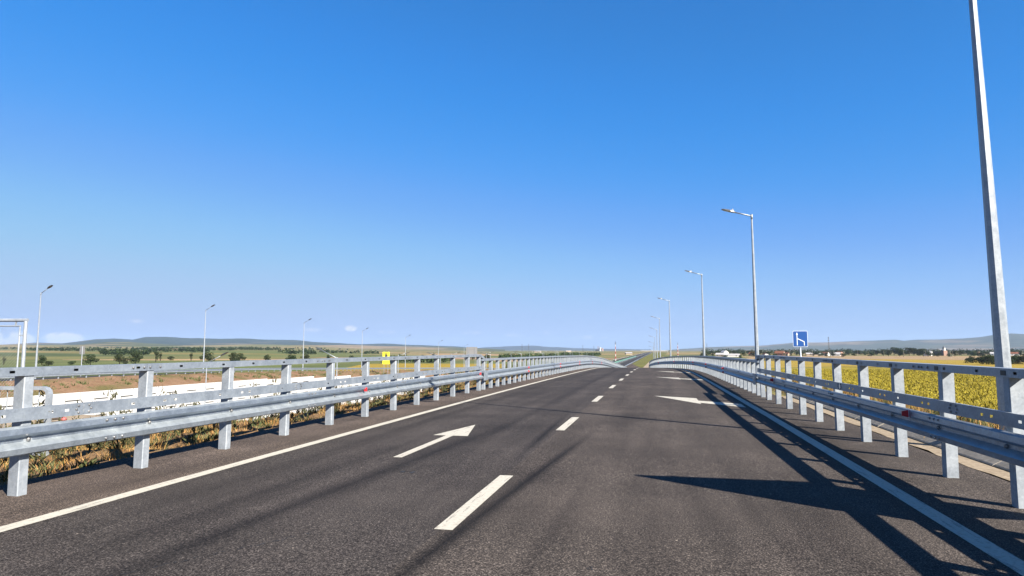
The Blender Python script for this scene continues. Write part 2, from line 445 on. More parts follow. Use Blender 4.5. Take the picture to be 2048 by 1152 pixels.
R_SKY = [(1330, 700), (1380, 697), (1420, 694), (1480, 692.3), (1520, 691.3), (1560, 688), (1590, 685), (1650, 685), (1730, 681.5), (1790, 679.5), (1805, 681.5), (1830, 679.5), (1880, 679), (1920, 677.5), (1960, 674), (1985, 670), (2020, 667.5), (2048, 668.5), (2200, 664), (2500, 672)]
ridge('hills_right', [(uv_az(u), elc(u, v)) for u, v in R_SKY] + [(45, .9), (70, .4)], 12500, 9300, M['hill_bare'])

# ------------------------------------------------------------------ field sheets on the plain
def crop_mat(name, a, b_, c_, rows=.9, ang=0):
    m, N, L, b = new_mat(name, rough=1)
    v = coords(N, L)
    n1 = noise(N, L, v, 1.1, 5, .65); n2 = noise(N, L, v, .05, 5, .6); n3 = noise(N, L, coords(N, L, (.01, .1, 1)), 1.2, 4)
    c = ramp(N, L, n1, [(.33, a), (.52, b_), (.68, c_)])
    c = mix(N, L, 1.0, c, ramp(N, L, n2, [(.3, (.82,) * 3), (.7, (1.15,) * 3)]), 'MULTIPLY')
    c = mix(N, L, 1.0, c, ramp(N, L, n3, [(.3, (.85,) * 3), (.7, (1.12,) * 3)]), 'MULTIPLY')
    L.new(c, b.inputs['Base Color'])
    bump(N, L, b, n1, .8, .3)
    return m
M['crop_a'] = crop_mat('yellowing_crop', (.13, .13, .02), (.33, .265, .035), (.48, .37, .06))
M['crop_b'] = crop_mat('ripe_crop', (.22, .18, .03), (.38, .29, .05), (.46, .36, .08))
M['stubble'] = crop_mat('pale_stubble', (.30, .21, .12), (.42, .31, .18), (.50, .38, .23))
M['green_field'] = crop_mat('green_field', (.10, .12, .03), (.19, .19, .05), (.25, .235, .07))
M['track'] = crop_mat('field_edge', (.09, .085, .03), (.14, .12, .04), (.19, .15, .06))
def sheet(name, pts, mat, dz):
    n = len(pts)
    v = [(x, y, PLAIN + dz) for x, y in pts]
    struct(link(name, mesh(name, v, [tuple(range(n))[::-1] if sum((pts[i][0] * pts[(i + 1) % n][1] - pts[(i + 1) % n][0] * pts[i][1]) for i in range(n)) < 0 else tuple(range(n))]), mat))
def pol(az, d): return (d * math.sin(R(az)), d * math.cos(R(az)))
sheet('crop_field', [(12, -60), (600, -60), pol(62, 470), pol(30, 455), pol(14, 430), pol(3, 330), (12, 240)], M['crop_a'], .04)
sheet('crop_field', [pol(3.4, 345), pol(14, 440), pol(30, 465), pol(62, 482), pol(60, 760), pol(18, 800), pol(9, 760), pol(6, 560)], M['crop_b'], .08)
sheet('field_track', [pol(14, 430), pol(30, 455), pol(62, 470), pol(62, 476), pol(30, 461), pol(14, 438)], M['track'], .12)
sheet('stubble_field', [pol(7, 770), pol(18, 806), pol(60, 770), pol(58, 1320), pol(17, 1250), pol(8, 1050)], M['stubble'], .05)
sheet('green_field', [pol(1.5, 480), pol(5.7, 560), pol(8.5, 760), pol(6.5, 1100), pol(.5, 1050)], M['green_field'], .03)
sheet('ripe_field', [pol(-30, 300), pol(-15, 315), pol(-13.2, 330), pol(-13, 470), pol(-22, 490), pol(-30, 470)], M['crop_b'], .05)
sheet('ripe_field', [pol(-6.5, 420), pol(-3.6, 430), pol(-3.6, 620), pol(-6.8, 640)], M['crop_b'], .06)
sheet('stubble_field', [pol(-14.0, 560), pol(-11.4, 560), pol(-11.2, 700), pol(-14.2, 690)], M['stubble'], .05)

# ------------------------------------------------------------------ road, verges, embankments
def loft(name, ys, section, mat, smooth_=False, flip=False):
    """section(y) -> list of (x, z); same count for every y."""
    v, f = [], []
    n = None
    for y in ys:
        s = section(y); n = len(s)
        v += [(x, y, z) for x, z in s]
    for i in range(len(ys) - 1):
        for j in range(n - 1):
            q = (i * n + j, i * n + j + 1, (i + 1) * n + j + 1, (i + 1) * n + j)
            f.append(q[::-1] if flip else q)
    return link(name, mesh(name, v, f, smooth_), mat)
YS = [-60 + 2 * k for k in range(20)] + [-20 + k for k in range(130)] + [110 + 5 * k for k in range(76)]
def road_right(y): return rail_r(y) + .55
struct(loft('road', YS, lambda y: [(road_left(y) + .05 * math.sin(y * 1.3), road_z(y)), (road_left(y) + 1.85, road_z(y)), (min(-1.87, road_right(y) - .3), road_z(y)), (road_right(y), road_z(y))], M['asphalt']))
def jit(x, y): return .06 * math.sin(x * 3.1 + y * 1.7) + .05 * math.sin(y * 2.9 - x) + .03 * math.sin(y * 7.1 + x * 5)
def left_sec(y):
    z = road_z(y)
    e = road_left(y) + 7.55; sh_ = 9.0 + 1.5 * smooth((15.5 - y) / 5)
    toe = 9.0 + 1.5 * (z - PLAIN + .1)
    return [(e - 7.40, z - .03), (e - 7.62, z - .012 + .02 * math.sin(y * 5)), (e - 8.1, z - .05 + jit(-8, y)), (e - sh_, z - .10 + jit(-9, y)), (e - (sh_ + toe) / 2, (z + PLAIN) / 2 + jit(-14, y)), (e - toe, PLAIN - .1)]
YV = [-60 + 3 * k for k in range(14)] + [-18 + .5 * k for k in range(170)] + [67 + 4 * k for k in range(68)]
struct(loft('left_verge', YV, left_sec, M['soil'], True, True))
def right_sec(y):
    z = road_z(y); r = road_right(y)
    toe = r + 2.8 + 1.6 * (z - PLAIN + .1)
    return [(r - .1, z - .03), (r + .33, z - .02), (r + .36, z - .09), (r + .62, z - .09), (r + 1.2, z - .02 + jit(5, y) * .6), (r + 2.8, z - .12 + jit(6, y)), ((r + 2.8 + toe) / 2, (z + PLAIN) / 2), (toe, PLAIN - .1)]
struct(loft('right_verge', [y for y in YV if y < 97], right_sec, M['verge'], True))
struct(loft('bare_slope', [y for y in YV if y > 94], right_sec, M['floor'], True))
# sandy strip between the asphalt and the kerb, right
struct(loft('sandy_strip', [-20 + .5 * k for k in range(88)], lambda y: [(road_right(y) + .02 + .022 * math.sin(y * 2.3) + .02 * math.sin(y * 6.1) + .012 * math.sin(y * 17), road_z(y) + .005), (road_right(y) + .30, road_z(y) + .008)], M['sand']))
# kerb of separate concrete blocks
kerb = empty('kerb', (0, 0, 0)); kerb['kind'] = 'structure'
kb = None
y = -4.0
while y < 23.2:
    if kb is None:
        b_ = MB()
        prof_ = [(0, -.12), (0, .015), (.02, .03), (.15, .10), (.24, .105), (.26, .09), (.26, -.12)]
        n = len(prof_); Lb = 1.46
        b_.add([(x, -Lb / 2, z) for x, z in prof_] + [(x, Lb / 2, z) for x, z in prof_], [(k, k + 1, n + k + 1, n + k) for k in range(n - 1)] + [tuple(range(n)), tuple(range(n, 2 * n))[::-1]])
        kb = b_.me('kerb_block')
    o = link('kerb_block', kb, M['concrete'], kerb)
    o.location = (road_right(y) + .34 + random.uniform(-.008, .008), y, road_z(y) + random.uniform(-.006, .006))
    o.rotation_euler = (math.atan((road_z(y + 1) - road_z(y - 1)) / 2), random.uniform(-.02, .02), random.uniform(-.006, .006) + math.atan(-(road_right(y + 1) - road_right(y - 1)) / 2))
    y += 1.49

# painted markings
def strip(name, ys, xl, xr, dz=.004):
    return struct(loft(name, ys, lambda y: [(xl(y), road_z(y) + dz), (xr(y), road_z(y) + dz)], M['paint']))
strip('left_edge_line', [-30 + k for k in range(270)], lambda y: -5.78, lambda y: -5.60)
def rl(y): return min(rail_r(y), 3.43) - .87
strip('right_edge_line', [-30 + k for k in range(135)], lambda y: rl(y) - .09, lambda y: rl(y) + .09)
yd = 5.63 - 7.12 * 3
k = 0
while yd < 200:
    strip('lane_dash', [yd + .25 * j for j in range(11)], lambda y: -1.955, lambda y: -1.785)
    yd += 7.12
def flat_poly(name, loops, dz=.004):
    v, f = [], []
    for lp in loops:
        b = len(v); v += [(x, y, road_z(y) + dz) for x, y in lp]
        a = sum(lp[i][0] * lp[(i + 1) % len(lp)][1] - lp[(i + 1) % len(lp)][0] * lp[i][1] for i in range(len(lp)))
        idx = tuple(range(b, b + len(lp))); f.append(idx if a > 0 else idx[::-1])
    return struct(link(name, mesh(name, v, f), M['paint']))
flat_poly('straight_arrow', [[(-3.81, 9.12), (-3.675, 9.12), (-3.665, 11.56), (-3.805, 11.56)], [(-4.05, 11.563), (-3.39, 11.563), (-3.73, 13.29)]])
def merge_arrow(y0):
    flat_poly('merge_arrow', [[(-.12, y0 + 2.88), (1.21, y0 + 2.0), (1.22, y0 - .28)],
                              [(1.213, y0 + 1.0), (1.213, y0 + .18), (2.33, y0 - 1.17), (2.34, y0)]])
merge_arrow(19.95); merge_arrow(36.6); merge_arrow(49.4)
# dark drips and scuffs on the near lane
mb = MB()
for i in range(34):
    t = i / 34
    x, y = -3.85 + .95 * t, 3.9 + 1.45 * t
    x += .02 * math.sin(i * 1.7)
    l, w = random.uniform(.015, .05), random.uniform(.004, .011)
    if random.random() < .25: continue
    a = math.atan2(.95, 1.45) + random.uniform(-.4, .4)
    d, nn = (math.sin(a), math.cos(a)), (math.cos(a), -math.sin(a))
    mb.add([(x - d[0] * l, y - d[1] * l, road_z(y) + .003), (x + nn[0] * w, y + nn[1] * w, road_z(y) + .003), (x + d[0] * l, y + d[1] * l, road_z(y) + .003), (x - nn[0] * w, y - nn[1] * w, road_z(y) + .003)], [(0, 1, 2, 3)])
for (x, y, s) in ((-3.18, 8.05, .09), (.35, 17.2, .12), (.2, 16.5, .06), (-.5, 4.9, .03), (-.9, 4.5, .035)):
    for q in range(6):
        a = random.uniform(0, 6.28); xx, yy = x + random.uniform(-s, s), y + random.uniform(-s, s)
        w = s * random.uniform(.15, .45)
        n = 7
        mb.add([(xx + w * math.cos(a + 6.283 * j / n) * random.uniform(.5, 1.2), yy + w * math.sin(a + 6.283 * j / n) * random.uniform(.5, 1.6), road_z(yy) + .0025 + q * .0002) for j in range(n)], [tuple(range(n))])
struct(mb.build('oil_marks', noisy('oil_stain', [(.3, (.008, .008, .008)), (.7, (.02, .019, .018))], 30, .7)))

# ------------------------------------------------------------------ left side: valley, wall, bank, slip road
def floor_z(x, y):
    m = smooth((57 - y) / 9) * smooth((-34 - x) / 6)
    return PLAIN + .08 + m * 4.25 + jit(x, y) * .8
ys2 = [-40 + 2 * k for k in range(110)]
struct(loft('valley_floor', ys2, lambda y: [(x, floor_z(x, y)) for x in (-19, -24, -28, -32, -36, -40, -43, -46, -49.9)], M['floor'], True, True))
struct(loft('valley_road', ys2, lambda y: [(-36.5, PLAIN + .35 + 0 * y), (-29.5, PLAIN + .35)], M['far_asphalt']))
def bank_sec(y):
    t = wall_top(y) - .35
    if y > 152: t = max(PLAIN, t - (y - 152) * .5)
    r = max(ramp_z(y), PLAIN + .02)
    t = min(t, r - .05)
    return [(-50.45, t), (-52.5, t + (r - t) * .42 + jit(-52, y) * 1.5), (-54.6, t + (r - t) * .85 + jit(-54, y) * 1.5), (-56.7, r + .22 + jit(-56, y) * .5), (-57.6, r + .18), (-58.4, r - .05)]
struct(loft('earth_bank', [-40 + 1.5 * k for k in range(245)], bank_sec, M['bank'], True, True))
ys3 = [-40 + 4 * k for k in range(100)]
struct(loft('slip_road', ys3, lambda y: [(-65.5, ramp_z(y) + .02), (-56.4, ramp_z(y) + .02)], M['far_asphalt']))
struct(loft('slip_road_far_bank', ys3, lambda y: [(-65.3, ramp_z(y) - .02), (-67.5, ramp_z(y) - .1), (-67.5 - 1.6 * (ramp_z(y) - PLAIN + .3), PLAIN - .2)], M['soil'], True, True))
# retaining wall of staggered square concrete panels
wall = empty('retaining_wall', (-50.2, 90, PLAIN))
tag(wall, 'long white concrete panel wall holding up the brown bank on the left', 'wall')
def local(o, parent): o.location = Vector(o.location) - Vector(parent.location)
bk = MB()
ysw = [28 + 2 * q for q in range(62)]
v = [(.0, yy - 90, -.3) for yy in ysw] + [(.0, yy - 90, wall_top(yy) - .45 - PLAIN) for yy in ysw] + [(-.3, yy - 90, wall_top(yy) - .45 - PLAIN) for yy in ysw]
n = len(ysw)
bk.add(v, [(i, i + 1, n + i + 1, n + i) for i in range(n - 1)] + [(n + i, n + i + 1, 2 * n + i + 1, 2 * n + i) for i in range(n - 1)])
bk.build('joint_backing', M['panel_back'], wall)
pm = MB(); s = .708; c = .03
pm.add([(0, -s, -s), (0, s, -s), (0, s, s), (0, -s, s), (.12, -s, -s), (.12, s, -s), (.12, s, s), (.12, -s, s), (.15, -s + c, -s + c), (.15, s - c, -s + c), (.15, s - c, s - c), (.15, -s + c, s - c)],
       [(8, 9, 10, 11), (4, 5, 9, 8), (5, 6, 10, 9), (6, 7, 11, 10), (7, 4, 8, 11), (0, 1, 5, 4), (1, 2, 6, 5), (2, 3, 7, 6), (3, 0, 4, 7)])
pmesh = pm.me('wall_panel')
hm = MB(); s2 = .333
hm.add([(0, -s, -s2), (0, s, -s2), (0, s, s2), (0, -s, s2), (.12, -s, -s2), (.12, s, -s2), (.12, s, s2), (.12, -s, s2), (.15, -s + c, -s2 + c), (.15, s - c, -s2 + c), (.15, s - c, s2 - c), (.15, -s + c, s2 - c)],
       [(8, 9, 10, 11), (4, 5, 9, 8), (5, 6, 10, 9), (6, 7, 11, 10), (7, 4, 8, 11), (0, 1, 5, 4), (1, 2, 6, 5), (2, 3, 7, 6), (3, 0, 4, 7)])
hmesh = hm.me('wall_panel_half')
np_ = 0
for i in range(78):
    yy = 34.5 + 1.5 * i
    step = 12.0
    top = wall_top(math.floor((yy - 6) / step) * step + 7)
    z = top
    first = True
    while z > PLAIN - .2 and np_ < 298:
        if yy < 51 and z < -4.6: break
        if first and i % 2:
            o = link('panel', hmesh, M['panel'], wall); hgt = .75
        else:
            o = link('panel', pmesh, M['panel'], wall); hgt = 1.5
        o.location = (.0 + random.uniform(-.012, .012), yy - 90, z - hgt / 2 - PLAIN)
        z -= hgt; first = False; np_ += 1

# ------------------------------------------------------------------ guard rails
def path_pt(px, pz, y, side):
    """point on the rail line and the horizontal unit normal that points to the road (side=+1: road lies at +x)."""
    dx = (px(y + .5) - px(y - .5)); t = Vector((dx, 1, 0)).normalized()
    nrm = Vector((t.y, -t.x, 0)) * side
    return Vector((px(y), y, pz(y))), nrm, t
def sweep(px, pz, side, y0, y1, prof, step=.75, cap=True, zf=None):
    """closed profile [(toward road, height)] swept along the rail."""
    n = max(1, int(round((y1 - y0) / step)))
    v, f = [], []
    m = len(prof)
    for i in range(n + 1):
        y = y0 + (y1 - y0) * i / n
        p, nr, t = path_pt(px, pz, y, side)
        for a, h in prof:
            v.append(p + nr * a + Vector((0, 0, h + (zf(y) if zf else 0))))
    for i in range(n):
        for j in range(m):
            q = (i * m + j, i * m + (j + 1) % m, (i + 1) * m + (j + 1) % m, (i + 1) * m + j)
            f.append(q if side > 0 else q[::-1])
    if cap: f += [tuple(range(m)), tuple(n * m + j for j in range(m))[::-1]]
    return v, f
def wbeam(zc, hh=.155, n0=.10):
    a = [(-1.0, .03), (-.88, .082), (-.50, .088), (-.10, .004), (.16, .004), (.46, .088), (.86, .084), (1.0, .03)]
    front = [(n0 + n, zc + h * hh) for h, n in a]
    back = [(n0 + n - .006, zc + h * hh * .985) for h, n in a]
    return front + back[::-1]
def holed_rail(px, pz, side, y0, y1, zc, hh, n0, depth, slots, closed):
    """rail of box or C section; its front plate has real slots (y, half length, half height)."""
    v, f = [], []
    cuts = sorted(set([y0, y1] + [round(s[0] + d * s[1], 4) for s in slots for d in (-1, 1)] + [y0 + (y1 - y0) * k / 4 for k in range(5)]))
    sh = .014
    hs_ = [-hh, -sh, sh, hh]
    for y in cuts:
        p, nr, t = path_pt(px, pz, y, side)
        for h in hs_: v.append(p + nr * n0 + Vector((0, 0, zc + h)))
        for h in (hh, -hh): v.append(p + nr * (n0 - depth) + Vector((0, 0, zc + h)))
        for h in (hh - .02, -hh + .02): v.append(p + nr * (n0 - depth) + Vector((0, 0, zc + h)))
    W = 8
    for i in range(len(cuts) - 1):
        ym = (cuts[i] + cuts[i + 1]) / 2
        hole = any(abs(ym - s[0]) < s[1] for s in slots)
        a, b = i * W, (i + 1) * W
        q = [(0, 1), (2, 3), (3, 4), (5, 0)] + ([] if hole else [(1, 2)]) + ([(4, 5)] if closed else [(4, 6), (7, 5)])
        for (s0, s1) in q:
            fc = (a + s0, a + s1, b + s1, b + s0)
            f.append(fc if side > 0 else fc[::-1])
    return v, f
def post_mesh(h, wa, wt):
    """pressed C-section post: web toward the road, flanges behind, lips; wa along the road, wt across (x)."""
    t = .007
    ch = .009
    outer = [(-wt / 2, -wa / 2), (wt / 2 - ch, -wa / 2), (wt / 2, -wa / 2 + ch), (wt / 2, wa / 2 - ch), (wt / 2 - ch, wa / 2), (-wt / 2, wa / 2), (-wt / 2, wa / 2 - .03), (-wt / 2 + t, wa / 2 - .03), (-wt / 2 + t, wa / 2 - t), (wt / 2 - t, wa / 2 - t), (wt / 2 - t, -wa / 2 + t), (-wt / 2 + t, -wa / 2 + t), (-wt / 2 + t, -wa / 2 + .03), (-wt / 2, -wa / 2 + .03)]
    n = len(outer)
    v = [(x, y, -.15) for x, y in outer] + [(x, y, h) for x, y in outer]
    f = [(k, (k + 1) % n, n + (k + 1) % n, n + k) for k in range(n)] + [tuple(range(n, 2 * n))]
    return mesh('post', v, f)
bolt_b = MB()
bolt_b.tube([(0, 0, 0), (.006, 0, 0), (.016, 0, 0)], [.019, .018, .009], 8)
bolt_me = bolt_b.me('bolt')
def place_bolt(parent, px, pz, side, y, n, h, mat, lateral=0, s=1.0):
    p, nr, t = path_pt(px, pz, y, side)
    o = link('bolt', bolt_me, mat, parent)
    o.location = p + nr * n + Vector((0, 0, h)) - parent.location
    o.rotation_euler = (0, 0, math.atan2(nr.y, nr.x)); o.scale = (s, s, s)
    return o
def reflector(parent, px, pz, side, y, h, n, kind, s=1.0):
    p, nr, t = path_pt(px, pz, y, side)
    base = p + nr * n + Vector((0, 0, h)) - parent.location
    e = MB()
    if kind == 'red':        # red trapezoid plate facing the traffic
        q = [(-.02, -.055), (.085, -.03), (.085, .03), (-.02, .055)]
        e.add([(a, -.004, b) for a, b in q] + [(a, .004, b) for a, b in q], [(0, 1, 2, 3), (4, 7, 6, 5), (0, 4, 5, 1), (1, 5, 6, 2), (2, 6, 7, 3), (3, 7, 4, 0)])
        o = e.build('reflector', M['red'], parent)
        g = MB(); g.box((-.005, .0, 0), (.012, .012, .115)); b = g.build('white_edge', M['reflector_white'], o)
    else:                    # folded bracket, red faces and a pale back
        e.box((.0, 0, 0), (.012, .075, .085)); e.box((.035, -.036, 0), (.07, .008, .085))
        o = e.build('reflector', M['red'], parent)
        g = MB(); g.box((.008, .0, .0), (.006, .02, .07), Matrix.Rotation(.5, 3, 'X')); b = g.build('pale_stripe', M['reflector_white'], o)
    o.location = base; o.scale = (s, s, s)
    o.rotation_euler = (0, 0, math.atan2(nr.y, nr.x))
    return o
POSTN = post_mesh(1.30, .115, .14)
POSTB = post_mesh(1.12, .11, .14)
def put_post(parent, me, px, pz, side, y, mat, jitter=.01):
    p, nr, t = path_pt(px, pz, y, side)
    o = link('post', me, mat, parent)
    o.location = p - parent.location
    o.rotation_euler = (random.uniform(-jitter, jitter), random.uniform(-jitter, jitter), math.atan2(nr.y, nr.x))
    return o
def near_rail(px, side, y_posts, y0, y1, label, refl, splice0):
    g = empty('guard_rail', (px(8), 8, road_z(8)))
    tag(g, label, 'guard rail')
    for y in y_posts: put_post(g, POSTN, px, road_z, side, y, M['galv_post'])
    seg = 4.65
    ys = []
    y = splice0
    while y > y0: y -= seg
    while y < y1:
        a, b = max(y, y0), min(y + seg, y1)
        if b - a > .1: ys.append((a, b))
        y += seg
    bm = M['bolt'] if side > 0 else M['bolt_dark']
    for i, (a, b) in enumerate(ys):
        d = .003 * (i % 2)                                       # overlapped ends sit proud
        # crash beam
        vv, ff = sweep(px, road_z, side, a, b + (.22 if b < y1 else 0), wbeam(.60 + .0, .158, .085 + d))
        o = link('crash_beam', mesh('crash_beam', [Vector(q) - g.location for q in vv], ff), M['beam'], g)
        # middle rail with open slots
        sl = [(q, .028, 0) for yp in y_posts for q in (yp + .24, yp + .44, yp - .3) if a + .1 < q < b - .1]
        off = .45
        a2, b2 = max(a - off, y0), min(b - off, y1) if b < y1 else y1
        sl = [s_ for s_ in sl if a2 + .05 < s_[0] < b2 - .05]
        vv, ff = holed_rail(px, road_z, side, a2, b2 + .0, .875, .07, .11 + d, .04, sl, False)
        link('middle_rail', mesh('middle_rail', [Vector(q) - g.location for q in vv], ff), M['galv'], g)
        # top rail
        a3, b3 = max(a + .5, y0), min(b + .5, y1)
        if a == ys[0][0]: a3 = y0
        sl = [(q, .03, 0) for yp in y_posts for q in (yp - .22, yp + .55) if a3 + .06 < q < b3 - .06]
        vv, ff = holed_rail(px, road_z, side, a3, b3, 1.34, .045, .085 + d, .16, sl, True)
        link('top_rail', mesh('top_rail', [Vector(q) - g.location for q in vv], ff), M['galv'], g)
        for dy in (-.07, .07):
            for q in (-.09, .09):
                if y0 < b3 + dy + q < y1: place_bolt(g, px, road_z, side, b3 + dy * 2 + q, .088 + .003, 1.34, bm, s=.9)
            for h in (.835, .875, .915):
                if y0 < b2 + dy < y1: place_bolt(g, px, road_z, side, b2 + dy * (1.4 if h == .875 else 1.0), .114, h, bm, s=.8)
        for h in (.60 + .112, .60 - .112):
            for dy in (-.12, 0, .12):
                if y0 < b - .1 + dy < y1: place_bolt(g, px, road_z, side, b - .05 + dy, .172, h, bm)
    for yp in y_posts:
        if y0 < yp < y1:
            place_bolt(g, px, road_z, side, yp, .102, .60, M['bolt_dark'], s=1.3)
            sp = MB(); sp.box((.078, 0, .60), (.03, .1, .12))
            o = sp.build('spacer', M['galv_post'], g)
            p, nr, t = path_pt(px, road_z, yp, side)
            o.location = p - g.location; o.rotation_euler = (0, 0, math.atan2(nr.y, nr.x))
            pl = MB(); pl.box((.088, 0, 1.338), (.008, .10, .05))
            if side < 0:
                o = pl.build('clamp_plate', M['bolt_dark'], g); o.location = p - g.location; o.rotation_euler = (0, 0, math.atan2(nr.y, nr.x))
    for (y, kind, h, n) in refl: reflector(g, px, road_z, side, y, h, n, kind)
    return g
yl = [5.94 + 1.685 * k for k in range(-7, 11)] + [24.35]
near_rail(rail_l, 1, yl, -5.5, 24.45, 'galvanised guard rail with open middle rail along the left shoulder, nearest stretch', [(14.05, 'fold', .655, .135), (24.0, 'fold', .66, .135)], 7.05)
yr = [7.64 + 1.575 * k for k in range(-8, 10)] + [23.0]
near_rail(rail_r, -1, yr, -5, 23.3, 'galvanised guard rail with open middle rail along the right shoulder, nearest stretch', [(9.95, 'red', .70, .175), (19.9, 'red', .70, .175)], 9.2)

def bridge_rail(px, side, y0, y1, label, refl):
    g = empty('guard_rail', (px(y0), y0, road_z(y0)))
    tag(g, label, 'guard rail')
    y = y0 + .55
    while y < y1:
        put_post(g, POSTB, px, road_z, side, y, M['galv_post'], .006); y += 1.16
    y = y0; seg = 4.64; i = 0
    while y < y1:
        b = min(y + seg, y1); d = .003 * (i % 2); i += 1
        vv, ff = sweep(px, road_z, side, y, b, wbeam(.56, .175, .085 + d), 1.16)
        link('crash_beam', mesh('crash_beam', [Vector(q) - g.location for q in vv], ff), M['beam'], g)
        t = [(.09 + d, 1.12), (.09 + d, 1.205), (-.09, 1.205), (-.09, 1.12)]
        vv, ff = sweep(px, road_z, side, y, b, t, 1.16)
        link('top_rail', mesh('top_rail', [Vector(q) - g.location for q in vv], ff), M['galv'], g)
        if b < y1 and b < y0 + 40:
            for h in (.56 + .125, .56 - .125):
                for dy in (-.1, .1): place_bolt(g, px, road_z, side, b + dy, .174, h, M['bolt'] if side > 0 else M['bolt_dark'], s=1.2)
        y = b
    # ramped piece that drops the top rail from the taller rail to this one
    def zf(y): return .135 * (1 - smooth((y - (y0 - .02)) / .62)) - .0
    vv, ff = sweep(px, road_z, side, y0 - .02, y0 + .66, [(.093, 1.115), (.093, 1.21), (-.093, 1.21), (-.093, 1.115)], .08, True, zf)
    link('ramped_rail', mesh('ramped_rail', [Vector(q) - g.location for q in vv], ff), M['galv'], g)
    # end shoe over the crash beam
    p0 = y0 - .02
    vv, ff = sweep(px, road_z, side, p0, p0 + .62, [(.176, .375), (.176, .755), (.165, .755), (.165, .375)], .3)
    link('end_shoe', mesh('end_shoe', [Vector(q) - g.location for q in vv], ff), M['galv'], g)
    for (y, kind, h, n) in refl: reflector(g, px, road_z, side, y, h, n, kind)
    return g
bridge_rail(rail_l, 1, 24.5, 150, 'galvanised guard rail with closely set posts along the left edge of the bridge', [(33.5 + 11.5 * k, 'fold', h, .15) for k in range(5) for h in (.66, .47)])
bridge_rail(rail_r, -1, 23.35, 106, 'galvanised guard rail with closely set posts curving along the right edge of the bridge', [(34 + 11.5 * k, 'red', h, .17) for k in range(5) for h in (.66, .47)])

# guard rail of the slip road beyond the bank
g = empty('guard_rail', (-57, 80, ramp_z(80)))
tag(g, 'low distant guard rail on top of the brown bank beyond the white wall', 'guard rail')
pf = MB(); pf.box((0, 0, .34), (.1, .08, .76)); pfm = pf.me('far_post')
y = 24.0
def rail_s(y): return -57.0
while y < 262:
    o = link('post', pfm, M['galv_post'], g); o.location = Vector((-57, y, ramp_z(y))) - g.location; y += 1.6
y = 24.0
while y < 262:
    vv, ff = sweep(rail_s, ramp_z, 1, y, y + 8, wbeam(.60, .155, .05), 4)
    link('crash_beam', mesh('crash_beam', [Vector(q) - g.location for q in vv], ff), M['galv'], g); y += 8

# ------------------------------------------------------------------ street lamps
def lamp_meshes(h, arm, tilt, rb=.115, rt=.042, n=8, hl=.82):
    pole = MB(); pole.tube([(0, 0, -2.3), (0, 0, 0), (0, 0, h * .5), (0, 0, h)], [rb, rb, (rb + rt) / 2, rt], n)
    a = MB()
    ex, ez = arm * math.cos(tilt), arm * math.sin(tilt)
    a.tube([(0, 0, h - .06), (ex, 0, h - .06 + ez)], .034, 8)
    a.tube([(0, 0, h - .22), (0, 0, h + .03)], .055, 8)
    hd = MB()
    Mx = Matrix.Rotation(-tilt, 3, 'Y')
    L_ = hl
    sec = [(0, .06, .035), (.12, .11, .055), (.35, .155, .06), (.75, .145, .045), (1, .10, .02)]
    v = []
    for t, w, th in sec:
        for (sy, sz) in ((-1, -.4), (1, -.4), (.8, 1), (-.8, 1)):
            v.append(Mx @ Vector((t * L_, sy * w, sz * th)) + Vector((ex, 0, h - .06 + ez)))
    f = [(i * 4 + j, i * 4 + (j + 1) % 4, (i + 1) * 4 + (j + 1) % 4, (i + 1) * 4 + j) for i in range(4) for j in range(4)] + [(3, 2, 1, 0), (16, 17, 18, 19)]
    hd.add(v, f)
    ln = MB(); ln.box(Mx @ Vector((.56 * L_, 0, -.026)) + Vector((ex, 0, h - .06 + ez)), (.5 * hl, .2, .014), Mx)
    ct = MB(); c0 = Mx @ Vector((.2 * L_, 0, .05)) + Vector((ex, 0, h - .06 + ez))
    ct.tube([c0, c0 + Vector((0, 0, .05)), c0 + Vector((0, 0, .11))], [.045, .045, .025], 8)
    return pole.me('pole', False), a.me('arm', True), hd.me('luminaire'), ln.me('lens'), ct.me('sensor_cap')
def lamp(meshes, loc, rz, label, group, detail=True, lean=0):
    e = empty('street_lamp', loc, rz)
    e.rotation_euler = (0, lean, rz)
    tag(e, label, 'street lamp', group)
    link('pole', meshes[0], M['lamp_steel'], e)
    link('arm', meshes[1], M['lamp_steel'], e)
    l = link('luminaire', meshes[2], M['lum'], e)
    if detail:
        link('lens', meshes[3], M['lens'], l); link('sensor_cap', meshes[4], M['lens'], l)
    return e
LM = lamp_meshes(8.7, .85, R(16), hl=.70)
RL = [(5.23, 11.5, -.12), (5.0, 35.3, None), (4.15, 61, None), (1.7, 85, None), (.55, 110, None), (.1, 135, None), (-.4, 160, None), (-.8, 185, None), (-1.0, 210, None), (-1.1, 235, None)]
wds = ['nearest street lamp on the right, thick grey pole cut off by the top edge', 'second street lamp along the right guard rail, beside the blue sign', 'third street lamp along the right guard rail', 'fourth street lamp in the right row, above the curving rail']
for i, (x, y, z) in enumerate(RL):
    zz = road_z(y) - (.12 if z is None else .12)
    lab = wds[i] if i < 4 else '%s street lamp of the receding right-hand row, counted from the camera' % ORD[i]
    lamp(LM, (x, y, zz), math.pi, lab, 'street lamps along the right of the ramp', i < 4, .011 if i == 0 else .003)
    if i == 0:
        bp = MB(); bp.box((0, 0, .10), (.42, .42, .03)); bp.build('base_plate', M['lamp_steel'], bpy.data.objects['street_lamp'])
LM2 = lamp_meshes(8.0, 1.15, R(25), .10, .042, hl=.75)
LL = [(-62.8, 55.5), (-65.5, 84.6), (-66.4, 114), (-68.5, 144), (-69.5, 174), (-70, 204), (-70.5, 235)]
for i, (x, y) in enumerate(LL):
    zz = interp([(0, -.45), (85, -.45), (114, -1.1), (144, -1.85), (174, -2.84), (204, -3.9), (235, -5.0)], y)
    lamp(LM2, (x, y, zz), R(-10), '%s street lamp from the left on the distant slip road' % ORD[i], 'street lamps along the slip road', i < 2)
LM3 = lamp_meshes(8.9, 1.7, R(24), .08, .04)
